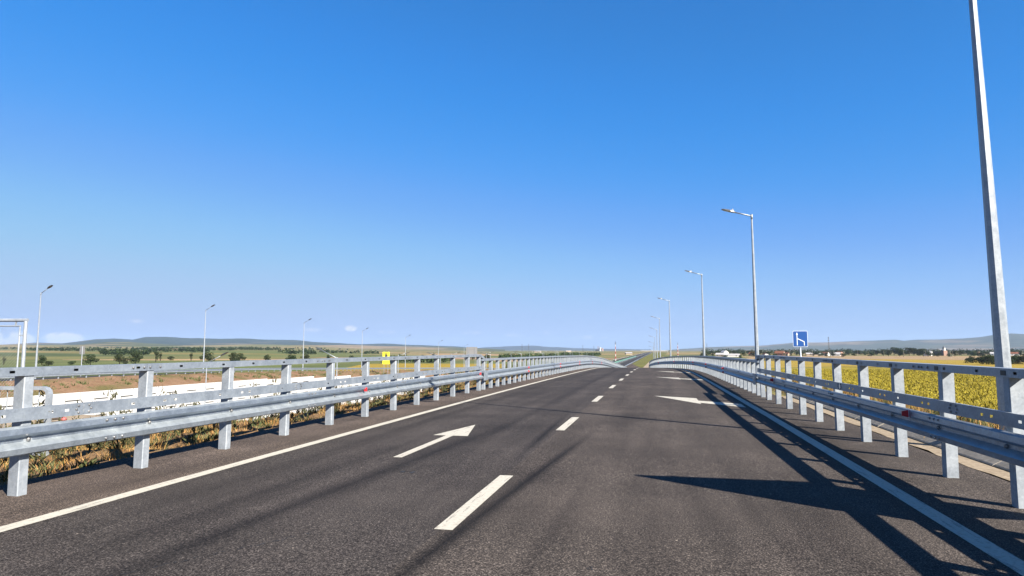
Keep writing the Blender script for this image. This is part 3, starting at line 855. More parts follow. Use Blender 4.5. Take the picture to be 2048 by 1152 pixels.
lamp(LM3, (-40.3, 52.5, -8.45), R(-5), 'thin lamp down in front of the white wall, head just above the rail, left', 'lamps in the valley', False)
lamp(LM3, (-28.6, 55, -8.0), R(175), 'thin lamp in front of the white wall with its arm reaching left', 'lamps in the valley', False)
LM4 = lamp_meshes(9.0, 1.2, R(15), .08, .035)
vl = []
for i in range(9):
    vl.append((-28.5, 84 + 27 * i, 180)); 
    vl.append((-39.5, 96 + 27 * i, 0))
for i, (x, y, a) in enumerate(sorted(vl, key=lambda q: (q[0] * .976 + q[1] * .216) / (q[1] * .976 - q[0] * .216))):
    lamp(LM4, (x, y, -8.2), R(a), 'thin distant lamp pole behind the left rail, %s from the left of the valley row' % ORD[i], 'lamps in the valley', False)

# ------------------------------------------------------------------ signs
M['blue'] = new_mat('sign_blue', (.012, .13, .50), .35)[0]
M['sign_white'] = new_mat('sign_white', (.78, .80, .82), .4)[0]
M['sign_back'] = new_mat('sign_back_grey', (.36, .37, .38), .5, .4)[0]
M['yellow'] = new_mat('sign_yellow', (.66, .62, .012), .5)[0]
M['black'] = new_mat('sign_black', (.015, .015, .015), .5)[0]
def rrect(w, h, r, n=5):
    pts = []
    for cx, cz, a0 in ((w / 2 - r, h / 2 - r, 0), (-w / 2 + r, h / 2 - r, 90), (-w / 2 + r, -h / 2 + r, 180), (w / 2 - r, -h / 2 + r, 270)):
        for k in range(n + 1):
            a = R(a0 + 90 * k / n); pts.append((cx + r * math.cos(a), cz + r * math.sin(a)))
    return pts
def plate(pts, y0, y1):
    n = len(pts); b = MB()
    b.add([(x, y0, z) for x, z in pts] + [(x, y1, z) for x, z in pts], [tuple(range(n)), tuple(range(n, 2 * n))[::-1]] + [(k, n + k, n + (k + 1) % n, (k + 1) % n) for k in range(n)])
    return b
def flat(pts, y):
    b = MB(); b.add([(x, y, z) for x, z in pts], [tuple(range(len(pts)))]); return b
# merge sign: stem with arrow head, branch joining from the right
sg = empty('road_sign', (5.3, 26.4, road_z(26.4) - .15), R(4))
tag(sg, 'blue lane merging sign with white arrow on a post behind the right rail', 'road sign')
b = MB(); b.tube([(0, .03, -.5), (0, .03, 2.15)], .026, 10); b.build('post', M['lamp_steel'], sg, True)
W_, H_ = .53, .60; zc = 2.12
pl = plate([(x, z + zc) for x, z in rrect(W_, H_, .05)], -.012, 0); p = pl.build('panel', M['sign_white'], sg)
flat([(x, z + zc) for x, z in rrect(W_ - .022, H_ - .022, .04)], -.0145).build('blue_field', M['blue'], p)
sy = MB()
sx = -.13
for q in ([(sx - .012, -.27), (sx + .014, -.27), (sx + .012, .19), (sx - .012, .19)], [(sx - .036, .17), (sx + .036, .17), (sx, .28)],
          [(sx + .012, .03), (sx + .012, -.002), (sx + .27, -.135), (sx + .29, -.11)], [(sx + .266, -.28), (sx + .292, -.28), (sx + .29, -.11), (sx + .264, -.125)]):
    a = sum(q[i][0] * q[(i + 1) % len(q)][1] - q[(i + 1) % len(q)][0] * q[i][1] for i in range(len(q)))
    q = q if a > 0 else q[::-1]
    sy.add([(x * .9, -.017 - .0004 * len(sy.v), z * .9 + zc) for x, z in q], [tuple(range(len(q)))])
sy.build('merge_arrow_symbol', M['sign_white'], p)
b = MB(); b.box((0, .01, zc + .15), (.4, .02, .03)); b.box((0, .01, zc - .15), (.4, .02, .03)); b.build('clamp_rail', M['sign_back'], sg)
# wide sign beside the camera, outside the frame, that throws the wedge-shaped shadow over the right lane
bs = empty('road_sign', (5.35, 5.34, -.1))
tag(bs, 'wide sign panel on two posts that throws the wedge shadow across the right lane', 'road sign')
for x in (-.62, .62):
    b = MB(); b.tube([(x, .06, -.5), (x, .06, 3.8)], .045, 10); b.build('post', M['lamp_steel'], bs, True)
p = plate([(x, z + 3.03) for x, z in rrect(2.1, 1.68, .06)], -.02, .01).build('panel', M['sign_white'], bs)
flat([(x, z + 3.03) for x, z in rrect(2.04, 1.62, .05)], -.023).build('blue_field', M['blue'], p)
# yellow stop-hand sign on the bank
ysn = empty('warning_sign', (-51.85, 119.8, -2.85), R(24)); ysn.scale = (.84, .84, .98)
tag(ysn, 'bright yellow sign with a black hand on two posts beyond the white wall', 'road sign')
for x in (-.45, .45):
    b = MB(); b.tube([(x, .08, -.5), (x, .08, 4.3)], .045, 8); b.build('post', M['lamp_steel'], ysn)
YW, YH, yc = 1.62, 2.45, 2.95
p = plate([(x, z + yc) for x, z in rrect(YW, YH, .05)], -.03, 0).build('panel', M['yellow'], ysn)
fc = bpy.data.curves.new('sign_text', 'FONT'); fc.body = 'STOP'; fc.size = .36; fc.align_x = 'CENTER'
to = bpy.data.objects.new('tmp', fc); col.objects.link(to)
dg = bpy.context.evaluated_depsgraph_get()
tm = bpy.data.meshes.new_from_object(to.evaluated_get(dg)); bpy.data.objects.remove(to)
tm.transform(Matrix.Translation((0, -.036, yc + .93)) @ Matrix.Rotation(R(90), 4, 'X')); tm.name = 'stop_lettering'
tm.materials.clear()
link('stop_lettering', tm, M['black'], p)
hb = MB(); hk, hz0 = 1.3, yc + .44
for x, z0, z1, w in ((-.165, .12, .36, .075), (-.06, .12, .44, .075), (.045, .12, .42, .075), (.145, .12, .34, .07)):
    hb.add([(q0 * hk, -.036, hz0 + q1 * hk) for q0, q1 in ((x - w / 2, z0), (x + w / 2, z0), (x + w / 2, z1 - .02), (x + w / 4, z1), (x - w / 4, z1), (x - w / 2, z1 - .02))], [tuple(range(6))])
hb.add([(q[0] * hk, -.0365, q[1] * hk + hz0) for q in [(-.21, .14), (-.19, -.12), (-.1, -.22), (.1, -.22), (.2, -.08), (.33, .12), (.27, .17), (.18, .06), (.18, .14)]], [tuple(range(9))])
hb.build('hand_symbol', M['black'], p)
tb = MB()
for k in range(6):
    x = -.56 + .2 * k; tb.add([(x, -.036, yc - 1.02), (x + .09, -.036, yc - 1.02), (x + .09, -.036, yc - .78), (x, -.036, yc - .78)], [(0, 1, 2, 3)])
tb.build('lower_text_line', M['black'], p)
# backs of two far signs
for (x, y, z, w, h, lab, pz) in ((-68, 66, -.6, .62, .95, 'small grey sign back on a post at the far slip road', 1.7), (-54, 188, -3.9, 3.3, 3.0, 'grey back of a large sign panel behind the ramped end of the left rail', 3.4)):
    s_ = empty('road_sign', (x, y, z), R(14)); tag(s_, lab, 'road sign')
    for q in ((-w * .3, w * .3) if w > 1 else (.05,)):
        b = MB(); b.tube([(q, -.06, -1), (q, -.06, pz + h)], .05, 8); b.build('post', M['lamp_steel'], s_)
    plate([(a, c_ + pz + h / 2) for a, c_ in rrect(w, h, .06)], 0, .03).build('panel', M['sign_back'], s_)
    b = MB(); b.box((0, -.02, pz + h * .25), (w * .9, .03, .08)); b.box((0, -.02, pz + h * .75), (w * .9, .03, .08)); b.build('brace', M['sign_back'], s_)

# ------------------------------------------------------------------ stair railing and mesh fence, far left
rg = empty('stair_railing', (-9.05, 8.25, road_z(8) - .12))
tag(rg, 'round-cornered grey metal railing with thin bars behind the left rail', 'railing')
def flatbar(pts, w, t):
    """flat bar bent in the x-z plane, w wide along y."""
    b = MB(); n = len(pts); v = []
    for i, (x, z) in enumerate(pts):
        a = pts[max(0, i - 1)]; c_ = pts[min(n - 1, i + 1)]
        d = Vector((c_[0] - a[0], c_[1] - a[1])).normalized(); nx, nz = -d.y * t / 2, d.x * t / 2
        v += [(x + nx, -w / 2, z + nz), (x + nx, w / 2, z + nz), (x - nx, w / 2, z - nz), (x - nx, -w / 2, z - nz)]
    f = [(i * 4 + j, i * 4 + (j + 1) % 4, (i + 1) * 4 + (j + 1) % 4, (i + 1) * 4 + j) for i in range(n - 1) for j in range(4)] + [(0, 1, 2, 3), (4 * n - 1, 4 * n - 2, 4 * n - 3, 4 * n - 4)]
    b.add(v, f); return b
corner = [(0, 0), (0, .93)] + [(-.09 + .09 * math.cos(R(a)), 1.02 + .09 * math.sin(R(a)) - .0) for a in (0, 30, 60, 90)] + [(-1.7, 1.11), (-1.79, 1.08), (-1.82, 1.0), (-1.82, -1.6)]
flatbar(corner, .09, .05).build('frame', M['galv_post'], rg)
flatbar([(-.05, .12), (-1.8, .12)], .04, .03).build('bottom_rail', M['galv_post'], rg)
bar = MB(); bar.tube([(0, 0, .12), (0, 0, 1.09)], .007, 6); barm = bar.me('bar')
for k in range(13):
    o = link('bar', barm, M['galv_post'], rg); o.location = (-.16 - .125 * k, 0, 0)
rg.rotation_euler = (0, 0, R(10))
fn = empty('mesh_fence', (-10.56, 9.09, -1.55), R(8))
tag(fn, 'tall wire mesh panel in a double steel frame at the left edge', 'fence')
for (x0, z1, r) in ((0, 3.66, .030), (-.1, 3.56, .013)):
    b = MB(); b.tube([(x0, 0, -.5), (x0, 0, z1), ], r, 8); b.build('frame_post', M['galv_post'], fn)
    b = MB(); b.tube([(x0 + r, 0, z1), (-2.6 - x0, 0, z1)], r, 8); b.build('frame_rail', M['galv_post'], fn)
    b = MB(); b.tube([(-2.6 - x0, 0, -.5), (-2.6 - x0, 0, z1)], r, 8); b.build('frame_post', M['galv_post'], fn)
b = MB(); b.box((-.05, 0, 3.4), (.1, .02, .02)); b.box((-.05, 0, 1.9), (.1, .02, .02)); b.box((-.18, 0, 3.61), (.02, .02, .1)); b.build('hinge', M['galv_post'], fn)
wm = MB()
w_ = .0016
for k in range(-44, 62):
    # diagonal wires of the mesh, clipped to the frame
    for sgn in (1, -1):
        pts = []
        x0 = -2.5 + .055 * k
        for (xx, zz) in ((x0, 0.3), (x0 + sgn * 3.24, 3.54)):
            pts.append((xx, zz))
        (xa, za), (xb, zb) = pts
        t0, t1 = 0.0, 1.0
        dx = xb - xa
        for lim, s_ in ((-2.5, 1), (-.11, -1)):
            ta = (lim - xa) / dx
            if s_ * dx > 0: t0 = max(t0, ta)
            else: t1 = min(t1, ta)
        if t1 - t0 < .02: continue
        A = Vector((xa + dx * t0, .003 * sgn, za + (zb - za) * t0)); B = Vector((xa + dx * t1, .003 * sgn, za + (zb - za) * t1))
        d = (B - A).normalized(); nn = Vector((-d.z, 0, d.x)) * w_
        wm.add([A + nn, B + nn, B - nn, A - nn], [(0, 1, 2, 3)])
wo = wm.build('wire_mesh', M['galv_post'], fn); wo['kind'] = 'stuff'
# drain pipe and crate lying in the valley
dp = empty('drain_pipe', (-46.2, 43.0, floor_z(-46.2, 43) - .04), R(25)); tag(dp, 'short bent dark pipe with a faded red end lying before the white wall', 'pipe')
b = MB(); b.tube([(-.75, 0, .18), (-.4, 0, .36), (0, 0, .42), (.32, 0, .34)], [.10, .14, .16, .16], 12); b.build('pipe_body', new_mat('dark_pipe', (.10, .075, .06), .7)[0], dp, True)
b = MB(); b.tube([(.3, 0, .345), (.42, 0, .28), (.55, 0, .20)], [.175, .19, .18], 12); b.build('red_collar', new_mat('faded_red', (.50, .13, .12), .6)[0], dp, True)
cr = empty('crate', (-48.4, 37.6, floor_z(-48.4, 37.6) - .02), R(20)); tag(cr, 'dark slatted crate on pale dirt at the left edge', 'crate')
for k in range(5):
    b = MB(); b.box((0, -.3, .1 + .13 * k), (1.0, .03, .09)); b.box((0, .3, .1 + .13 * k), (1.0, .03, .09)); b.build('slat', new_mat('dark_plastic', (.02, .02, .022), .5)[0] if k == 0 else bpy.data.materials['dark_plastic'], cr)
b = MB()
for x in (-.47, .47): b.box((x, 0, .36), (.05, .55, .7))
b.box((0, 0, .03), (.9, .55, .04)); b.build('end_boards', bpy.data.materials['dark_plastic'], cr)

# ------------------------------------------------------------------ motorway ahead
MZ = PLAIN + .28
mys = [300 + 40 * k for k in range(68)]
struct(loft('motorway', mys, lambda y: [(-40, MZ - .5), (-39.5, MZ), (-18.2, MZ), (-17.6, MZ - .5)], M['far_asphalt']))
for x in (-39, -31.2, -26.6, -18.7):
    struct(loft('motorway_line', mys, lambda y: [(x - .15, MZ + .02), (x + .15, MZ + .02)], M['paint']))
# verge beside the motorway
sheet('motorway_verge', [(-17.5, 330), (-17.5, 2600), (40, 2600), (3, 700), (0, 420), (-5, 335)], M['green_field'], .12)
g = empty('glare_screen', (-29, 500, MZ)); tag(g, 'pale green screen along the middle of the motorway ahead', 'screen')
pn = MB(); pn.box((0, 0, 1.0), (.06, 9.7, .9)); pnm = pn.me('screen_panel')
pf2 = MB(); pf2.box((0, 0, .75), (.14, .14, 1.5)); pfm2 = pf2.me('screen_post')
for k in range(60):
    o = link('panel', pnm, M['far_green'], g); o.location = (0, -130 + 10 * k, 0)
    o = link('post', pfm2, M['galv_post'], g); o.location = (0, -135 + 10 * k, 0)
for (x, lab) in ((-17.9, 'thin guard rail along the right edge of the motorway ahead'), (-39.8, 'thin guard rail along the left edge of the motorway ahead'), (-27.6, 'thin guard rail right of the green screen on the motorway ahead')):
    g = empty('guard_rail', (x, 400, MZ)); tag(g, lab, 'guard rail')
    b = MB(); b.tube([(0, -70, .6), (0, 1800, .6)], .17, 6); b.build('crash_beam', M['galv'], g)
    for k in range(40):
        o = link('post', pfm, M['galv_post'], g); o.location = (0, -68 + 8 * k, 0)
ov = empty('overpass', (-40, 2950, PLAIN)); tag(ov, 'white concrete overpass across the motorway at the horizon', 'bridge')
M['white_concrete'] = noisy('white_concrete', [(.3, (.62, .62, .60)), (.7, (.74, .74, .72))], .5, .8)
b = MB(); b.box((30, 0, 6.2), (120, 10, 1.6)); b.build('deck', M['white_concrete'], ov)
b = MB(); b.box((30, -4.9, 7.5), (120, .3, 1.0)); b.build('parapet', M['white_concrete'], ov)
for x in (-25, 12, 48, 86):
    b = MB(); b.tube([(x, 0, -1), (x, 0, 5.5)], 1.0, 8); b.build('pier', M['white_concrete'], ov)

# ------------------------------------------------------------------ vegetation
def leaf_mat(name, a, b_, trans=.25):
    m, N, L, b = new_mat(name, rough=.75)
    oi = N.new('ShaderNodeObjectInfo'); v = coords(N, L)
    n = noise(N, L, v, .9, 3)
    c = ramp(N, L, n, [(.3, a), (.7, b_)])
    h = N.new('ShaderNodeHueSaturation'); L.new(c, h.inputs['Color'])
    L.new(mth(N, L, 'MULTIPLY_ADD', oi.outputs['Random'], .06, .47), h.inputs['Hue'])
    L.new(mth(N, L, 'MULTIPLY_ADD', oi.outputs['Random'], .6, .7), h.inputs['Value'])
    L.new(h.outputs[0], b.inputs['Base Color'])
    return m
M['leaf'] = leaf_mat('tree_leaves', (.035, .055, .018), (.075, .105, .035))
M['leaf_dark'] = leaf_mat('dark_tree_leaves', (.022, .038, .013), (.05, .075, .024))
M['bark'] = noisy('bark', [(.3, (.06, .045, .03)), (.7, (.12, .09, .065))], 3, .95)
def tree_variant(i, style):
    """unit-height tree: tapered trunk with limbs, crown of leaf clumps in uneven lobes."""
    r_ = np.random.default_rng(100 + i)
    t = MB()
    hgt = .30 if style != 'shrub' else .12
    bend = r_.uniform(-.04, .04, 2)
    t.tube([(0, 0, -.04), (bend[0] * .4, bend[1] * .4, hgt), (bend[0], bend[1], .72)], [.03, .022, .006], 6)
    for k in range(5):
        a = r_.uniform(0, 6.28); z0 = r_.uniform(hgt * .8, .5); l = r_.uniform(.16, .3)
        t.tube([(0, 0, z0), (l * .6 * math.cos(a), l * .6 * math.sin(a), z0 + .12), (l * math.cos(a), l * math.sin(a), z0 + .26)], [.012, .008, .003], 5)
    wide = {'round': .40, 'tall': .22, 'shrub': .62, 'broad': .55}[style]
    lobes = []
    for k in range({'tall': 8, 'shrub': 15}.get(style, 11)):
        a = r_.uniform(0, 6.28); q = r_.uniform(.2, 1) * wide * .62
        z = r_.uniform(.26, .82) if style != 'shrub' else r_.uniform(.12, .72)
        q *= 1.15 - .6 * max(0, z - .5) / .4
        lobes.append((q * math.cos(a), q * math.sin(a), z, r_.uniform(.45, .75) * wide * .8, r_.uniform(.10, .19)))
    V, F = [], []
    N_ = 1300 if style != 'tall' else 900
    for k in range(N_):
        lx, ly, lz, lr, lh = lobes[int(r_.integers(len(lobes)))]
        d = r_.normal(size=3); d /= np.linalg.norm(d)
        q = r_.uniform(.55, 1.02) ** .5
        c = np.array([lx + d[0] * lr * q, ly + d[1] * lr * q, max(.04, lz + d[2] * lh * q)])
        n = d + r_.normal(size=3) * .7; n /= np.linalg.norm(n)
        u = np.cross(n, [0, 0, 1]); u /= (np.linalg.norm(u) + 1e-6); w = np.cross(n, u)
        s = r_.uniform(.028, .055) * (wide + .25)
        b = len(V)
        V += [tuple(c + u * s), tuple(c + w * s * .8), tuple(c - u * s), tuple(c - w * s * .8)]
        F.append((b, b + 1, b + 2, b + 3))
    return t.me('tree_trunk', True), mesh('tree_crown', V, F)
TREES = [tree_variant(0, 'round'), tree_variant(1, 'broad'), tree_variant(2, 'tall'), tree_variant(3, 'round'), tree_variant(4, 'broad'), tree_variant(5, 'shrub'), tree_variant(6, 'shrub')]
def tree(kind, x, y, h, label, group, leaf='leaf', sx=1.0, name='tree', z=None):
    e = empty(name, (x, y, (ground_h(x, y) if z is None else z) - .1), random.uniform(0, 6.28))
    e.scale = (h * sx, h * sx, h)
    tag(e, label, 'tree' if name != 'shrub' else 'shrub', group)
    link('trunk', TREES[kind][0], M['bark'], e)
    link('crown', TREES[kind][1], M[leaf], e)
    return e
def at_u(u, d):                        # a spot d metres ahead in the direction seen at column u
    a = R(uv_az(u)); k = d / math.cos(a - R(AZ0)); return k * math.sin(a), k * math.cos(a)
# village tree line on the right
i = 0
TL = []
u = 1412
while u < 2085:
    big = 1762 < u < 1860
    d = random.choice([random.uniform(960, 1080), random.uniform(1130, 1380)])
    h = (random.uniform(13, 16.5) if big else random.uniform(7, 12)) * d / 1200
    TL.append((u, d, h, random.choice([0, 1, 3, 4, 5, 6, 4, 1])))
    u += random.uniform(7, 13.6) if not big else random.uniform(8, 12)
for (u, d, h, k) in TL:
    x, y = at_u(u, d)
    tree(k, x, y, h, '%s tree from the left in the dark tree line beyond the right-hand fields' % ORD[min(i, 68)], 'trees of the village tree line', 'leaf_dark', 1.15); i += 1
# a fainter second row behind: reads as one wood
def wood(name, pts, label, size, leaf, n_per):
    V, F = [], []
    for (x, y, h) in pts:
        z0 = ground_h(x, y)
        for k in range(n_per):
            a = rng.uniform(0, 6.28); r_ = math.sqrt(rng.uniform(0, 1)) * h * .62; zz = z0 + h * rng.uniform(.12, 1) ** .7 * (1 - .35 * (r_ / (h * .62)) ** 2)
            c = np.array([x + r_ * math.cos(a), y + r_ * math.sin(a), zz])
            n = rng.normal(size=3); n[2] = abs(n[2]) + .3; n /= np.linalg.norm(n)
            q = np.cross(n, [0, 0, 1]); q /= np.linalg.norm(q) + 1e-6; w = np.cross(n, q); s = size * rng.uniform(.6, 1.3)
            b = len(V); V += [tuple(c + q * s), tuple(c + w * s), tuple(c - q * s), tuple(c - w * s)]; F.append((b, b + 1, b + 2, b + 3))
    o = link(name, mesh(name, V, F), M[leaf]); stuff(o, label, 'wood'); return o
pts = []
for k in range(330):
    u = 1405 + k * 2.7 + random.uniform(-3, 3); x, y = at_u(u, random.uniform(1380, 1900)); pts.append((x, y, random.uniform(7, 15)))
wood('village_wood', pts, 'far wood behind the village houses on the right', 1.0, 'leaf_dark', 75)
pts = []
for k in range(120):
    u = 1000 + random.uniform(0, 120); x, y = at_u(u, random.uniform(640, 800)); pts.append((x, y, random.uniform(4, 6.5)))
for k in range(60):
    u = 770 + random.uniform(0, 125); x, y = at_u(u, random.uniform(500, 560)); pts.append((x, y, random.uniform(4, 6.0)))
for k in range(60):
    u = 1120 + random.uniform(0, 80); x, y = at_u(u, random.uniform(1000, 1200)); pts.append((x, y, random.uniform(5, 7)))
wood('middle_wood', pts, 'belts of dark trees across the plain beyond the left rail', .75, 'leaf', 46)
pts = []
for (u0, u1, v, n) in ((60, 130, 708, 26), (0, 80, 705, 20), (480, 640, 705, 36), (300, 420, 710, 50), (640, 760, 709, 26), (120, 215, 709, 30), (180, 420, 699, 46), (420, 700, 700, 36), (205, 300, 712, 60), (255, 330, 706, 45), (330, 430, 703, 60), (380, 470, 708, 40), (80, 150, 703, 24), (440, 560, 707, 40), (560, 640, 711, 24)):
    for k in range(n):
        u = random.uniform(u0, u1); d = 1000 + (712 - v) * 160 + random.uniform(-90, 90)
        x, y = at_u(u, d); pts.append((x, y, random.uniform(5, 9)))
wood('scrub_belts', pts, 'dark hedges and scrub across the left-hand fields', 1.2, 'leaf_dark', 44)
# single trees on the left plain
LT = [(14, 430, 6, 2), (90, 420, 7.5, 0), (104, 400, 4.5, 5), (150, 430, 3.5, 5), (186, 410, 8, 1), (244, 440, 8.5, 0), (256, 425, 5.5, 3), (276, 430, 10, 1), (316, 520, 11, 2), (325, 560, 8, 2), (345, 600, 5, 5), (386, 560, 8, 2), (418, 500, 9, 1), (470, 480, 9, 3), (482, 500, 8, 1), (538, 520, 7, 0), (585, 500, 7, 1), (612, 480, 8, 0), (590, 640, 5, 5), (660, 620, 6, 0), (704, 560, 6, 3), (712, 600, 5, 5), (800, 650, 7, 2), (812, 660, 7, 2), (845, 650, 6, 0), (868, 640, 8, 2), (900, 640, 6, 1), (930, 660, 7, 2), (945, 650, 7, 0), (975, 680, 6, 1)]
for i, (u, d, h, k) in enumerate(LT):
    x, y = at_u(u, d)
    tree(k, x, y, h, '%s lone tree from the left edge on the plain beyond the left rail' % ORD[i], 'single trees on the left plain', 'leaf' if i % 2 else 'leaf_dark', 1.1)
# dark bushes in the right field, and small trees near the village
for i in range(19):
    u = 1932 + i * 9 + random.uniform(-3, 3); x, y = at_u(u, 470 + random.uniform(-12, 30) - (12 if i > 2 else -30))
    tree(5 + i % 2, x, y, random.uniform(7.2, 8.8) if i > 2 else random.uniform(5.6, 6.4), '%s bush from the left in the dark green row at the right field edge' % ORD[i], 'bushes at the field edge', 'leaf_dark', .8, 'shrub')
for i, (u, d, h) in enumerate(((1402, 900, 7), (1410, 880, 5), (1424, 720, 5), (1448, 760, 5.5), (1478, 740, 5), (1357, 860, 3), (1378, 760, 3), (1873, 1010, 8), (1795, 1020, 9))):
    x, y = at_u(u, d)
    tree(5 if i % 2 else 1, x, y, h, '%s single bushy tree from the left in front of the village' % ORD[[2, 3, 4, 5, 6, 0, 1, 8, 7][i]], 'bushy trees before the village', 'leaf', .9)
# low green mound of weeds
mb = MB()
x0, y0 = at_u(1556, 620)
n = 28; vv = [(x0, y0, PLAIN + 3.4)]
for j, (rr, hh) in enumerate(((9, 2.6), (19, .9), (27, -.1))):
    for k in range(n):
        a = 2 * math.pi * k / n; vv.append((x0 + rr * math.cos(a) * 1.1, y0 + rr * math.sin(a) * .8, PLAIN + hh + .35 * math.sin(5 * a + j) * (j < 2)))
ff = [(0, 1 + k, 1 + (k + 1) % n) for k in range(n)] + [(1 + j * n + k, 1 + (j + 1) * n + k, 1 + (j + 1) * n + (k + 1) % n, 1 + j * n + (k + 1) % n) for j in range(2) for k in range(n)]
struct(link('weedy_mound', mesh('weedy_mound', vv, ff, True), M['track']))

# ------------------------------------------------------------------ grass, weeds and crop (nobody could count them)
def blade_mat(name, cols):
    m, N, L, b = new_mat(name, rough=.8)
    v = coords(N, L); n = noise(N, L, v, 3.2, 3, .7); n2 = noise(N, L, v, 22, 2)
    f = mth(N, L, 'ADD', mth(N, L, 'MULTIPLY', n, .65), mth(N, L, 'MULTIPLY', n2, .35))
    L.new(ramp(N, L, f, cols), b.inputs['Base Color']); return m
M['dry'] = blade_mat('dry_grass', [(.36, (.20, .12, .045)), (.48, (.40, .25, .10)), (.62, (.55, .40, .20))])
M['weed'] = blade_mat('green_weeds', [(.36, (.06, .08, .03)), (.5, (.13, .15, .06)), (.62, (.23, .23, .11))])
M['tallweed'] = blade_mat('dull_weed_stalks', [(.36, (.05, .06, .025)), (.5, (.10, .10, .045)), (.62, (.20, .17, .09))])
M['cropleaf'] = blade_mat('crop_leaves', [(.36, (.15, .15, .02)), (.47, (.31, .265, .035)), (.62, (.45, .36, .06))])
def blades(name, P, hgt, wid, mat, lean=.5, label=None, cat=None):
    """two-triangle bent blades; P: (n,3) roots, hgt/wid: arrays."""
    n = len(P); a = rng.uniform(0, 6.283, n); d = np.stack([np.cos(a), np.sin(a), np.zeros(n)], 1)
    b_ = rng.uniform(0, 6.283, n); o = np.stack([np.cos(b_), np.sin(b_), np.zeros(n)], 1) * (rng.uniform(0, lean, n) * hgt)[:, None]
    up = np.array([0, 0, 1.0])
    v0 = P - d * wid[:, None] / 2; v1 = P + d * wid[:, None] / 2
    v2 = P + o * .45 + up * (hgt * .6)[:, None] + d * wid[:, None] * .4; v3 = P + o * .45 + up * (hgt * .6)[:, None] - d * wid[:, None] * .4
    v4 = P + o + up * hgt[:, None]
    V = np.stack([v0, v1, v2, v3, v4], 1).reshape(-1, 3)
    me = bpy.data.meshes.new(name)
    idx = np.arange(n) * 5
    tri = np.stack([idx, idx + 1, idx + 2, idx, idx + 2, idx + 3, idx + 3, idx + 2, idx + 4], 1).reshape(-1)
    me.vertices.add(n * 5); me.vertices.foreach_set('co', V.astype(np.float32).ravel())
    me.loops.add(len(tri)); me.loops.foreach_set('vertex_index', tri.astype(np.int32))
    nt = len(tri) // 3
    me.polygons.add(nt); me.polygons.foreach_set('loop_start', np.arange(nt, dtype=np.int32) * 3); me.polygons.foreach_set('loop_total', np.full(nt, 3, np.int32))
    me.update(calc_edges=True)
    o_ = link(name, me, mat); return stuff(o_, label, cat)
def clumpy(n, x0, x1, y0, y1, cl, ybias=1.0):
    cx = rng.uniform(x0, x1, cl); cy = y0 + (y1 - y0) * rng.uniform(0, 1, cl) ** ybias
    k = rng.integers(0, cl, n); s = rng.uniform(.04, .16, cl)
    return cx[k] + rng.normal(size=n) * s[k], cy[k] + rng.normal(size=n) * s[k], rng.uniform(.5, 1.3, cl)[k]
def lz(x, y):
    return np.array([interp(left_sec(b)[::-1], a) for a, b in zip(x, y)]) - .03
x, y, s = clumpy(40000, -10.6, -7.62, 3, 48, 2300, 1.6)
blades('dry_verge_grass', np.stack([x, y, lz(x, y)], 1), s * rng.uniform(.05, .15, len(x)), rng.uniform(.005, .013, len(x)), M['dry'], 1.3, 'dry straw-coloured grass along the left road edge', 'grass')
x, y, s = clumpy(28000, -10.5, -7.68, 3, 48, 620, 1.5)
blades('green_verge_weeds', np.stack([x, y, lz(x, y)], 1), s * rng.uniform(.04, .17, len(x)), rng.uniform(.012, .03, len(x)), M['weed'], 1.3, 'grey-green weeds among the dry grass on the left verge', 'weeds')
# tall weed stalks with side leaves, seen against the white wall
V, F = [], []
P_, H_2, W_2 = [], [], []
for k in range(300):
    y = 6 + 36 * random.random() ** 1.2; x = random.uniform(-10.0, -8.1)
    h = random.choice([random.uniform(.2, .5), random.uniform(.5, .95)])
    z0 = float(lz([x], [y])[0])
    lx, ly = random.uniform(-.18, .18) * h, random.uniform(-.18, .18) * h
    for j in range(int(18 + 30 * h)):
        t = random.random() ** .7
        P_.append((x + lx * t + random.gauss(0, .015 + .035 * h * t), y + ly * t + random.gauss(0, .015 + .035 * h * t), z0 + h * t)); H_2.append(random.uniform(.04, .10)); W_2.append(random.uniform(.016, .036))
    P_.append((x, y, z0)); H_2.append(h); W_2.append(.02)
blades('tall_weeds', np.array(P_), np.array(H_2), np.array(W_2), M['tallweed'], 1.1, 'tall leafy weed stalks on the left verge before the white wall', 'weeds')
# right verge: rough grass behind the kerb
def rz(x, y): return np.array([road_z(b) + interp([(0, -.04), (1.2, -.03), (2.8, -.13), (9, -4.0)], a - road_right(b)) for a, b in zip(x, y)]) - .02
x, y, s = clumpy(24000, 4.75, 8.2, 5, 40, 1500, 1.5)
blades('right_verge_grass', np.stack([x, y, rz(x, y)], 1), s * rng.uniform(.15, .48, len(x)), rng.uniform(.006, .014, len(x)), M['dry'], .7, 'yellow rough grass behind the right-hand kerb', 'grass')
x, y, s = clumpy(12000, 4.9, 8.2, 6, 40, 420, 1.4)
blades('right_verge_weeds', np.stack([x, y, rz(x, y)], 1), s * rng.uniform(.12, .5, len(x)), rng.uniform(.012, .03, len(x)), M['weed'], .9, 'green weeds behind the right-hand kerb', 'weeds')
# crop plants in the near part of the right field
n = 150000
yy = 30 + 330 * rng.uniform(0, 1, n) ** .75; xx = 20 + rng.uniform(0, 1, n) * (yy * .85 + 20)
yy = np.round(yy / .8) * .8 + rng.normal(size=n) * .1
blades('crop_plants', np.stack([xx, yy, np.full(n, PLAIN + .03)], 1), rng.uniform(.25, .55, n), rng.uniform(.10, .24, n), M['cropleaf'], 1.3, 'yellow-green crop filling the field right of the road', 'crop')
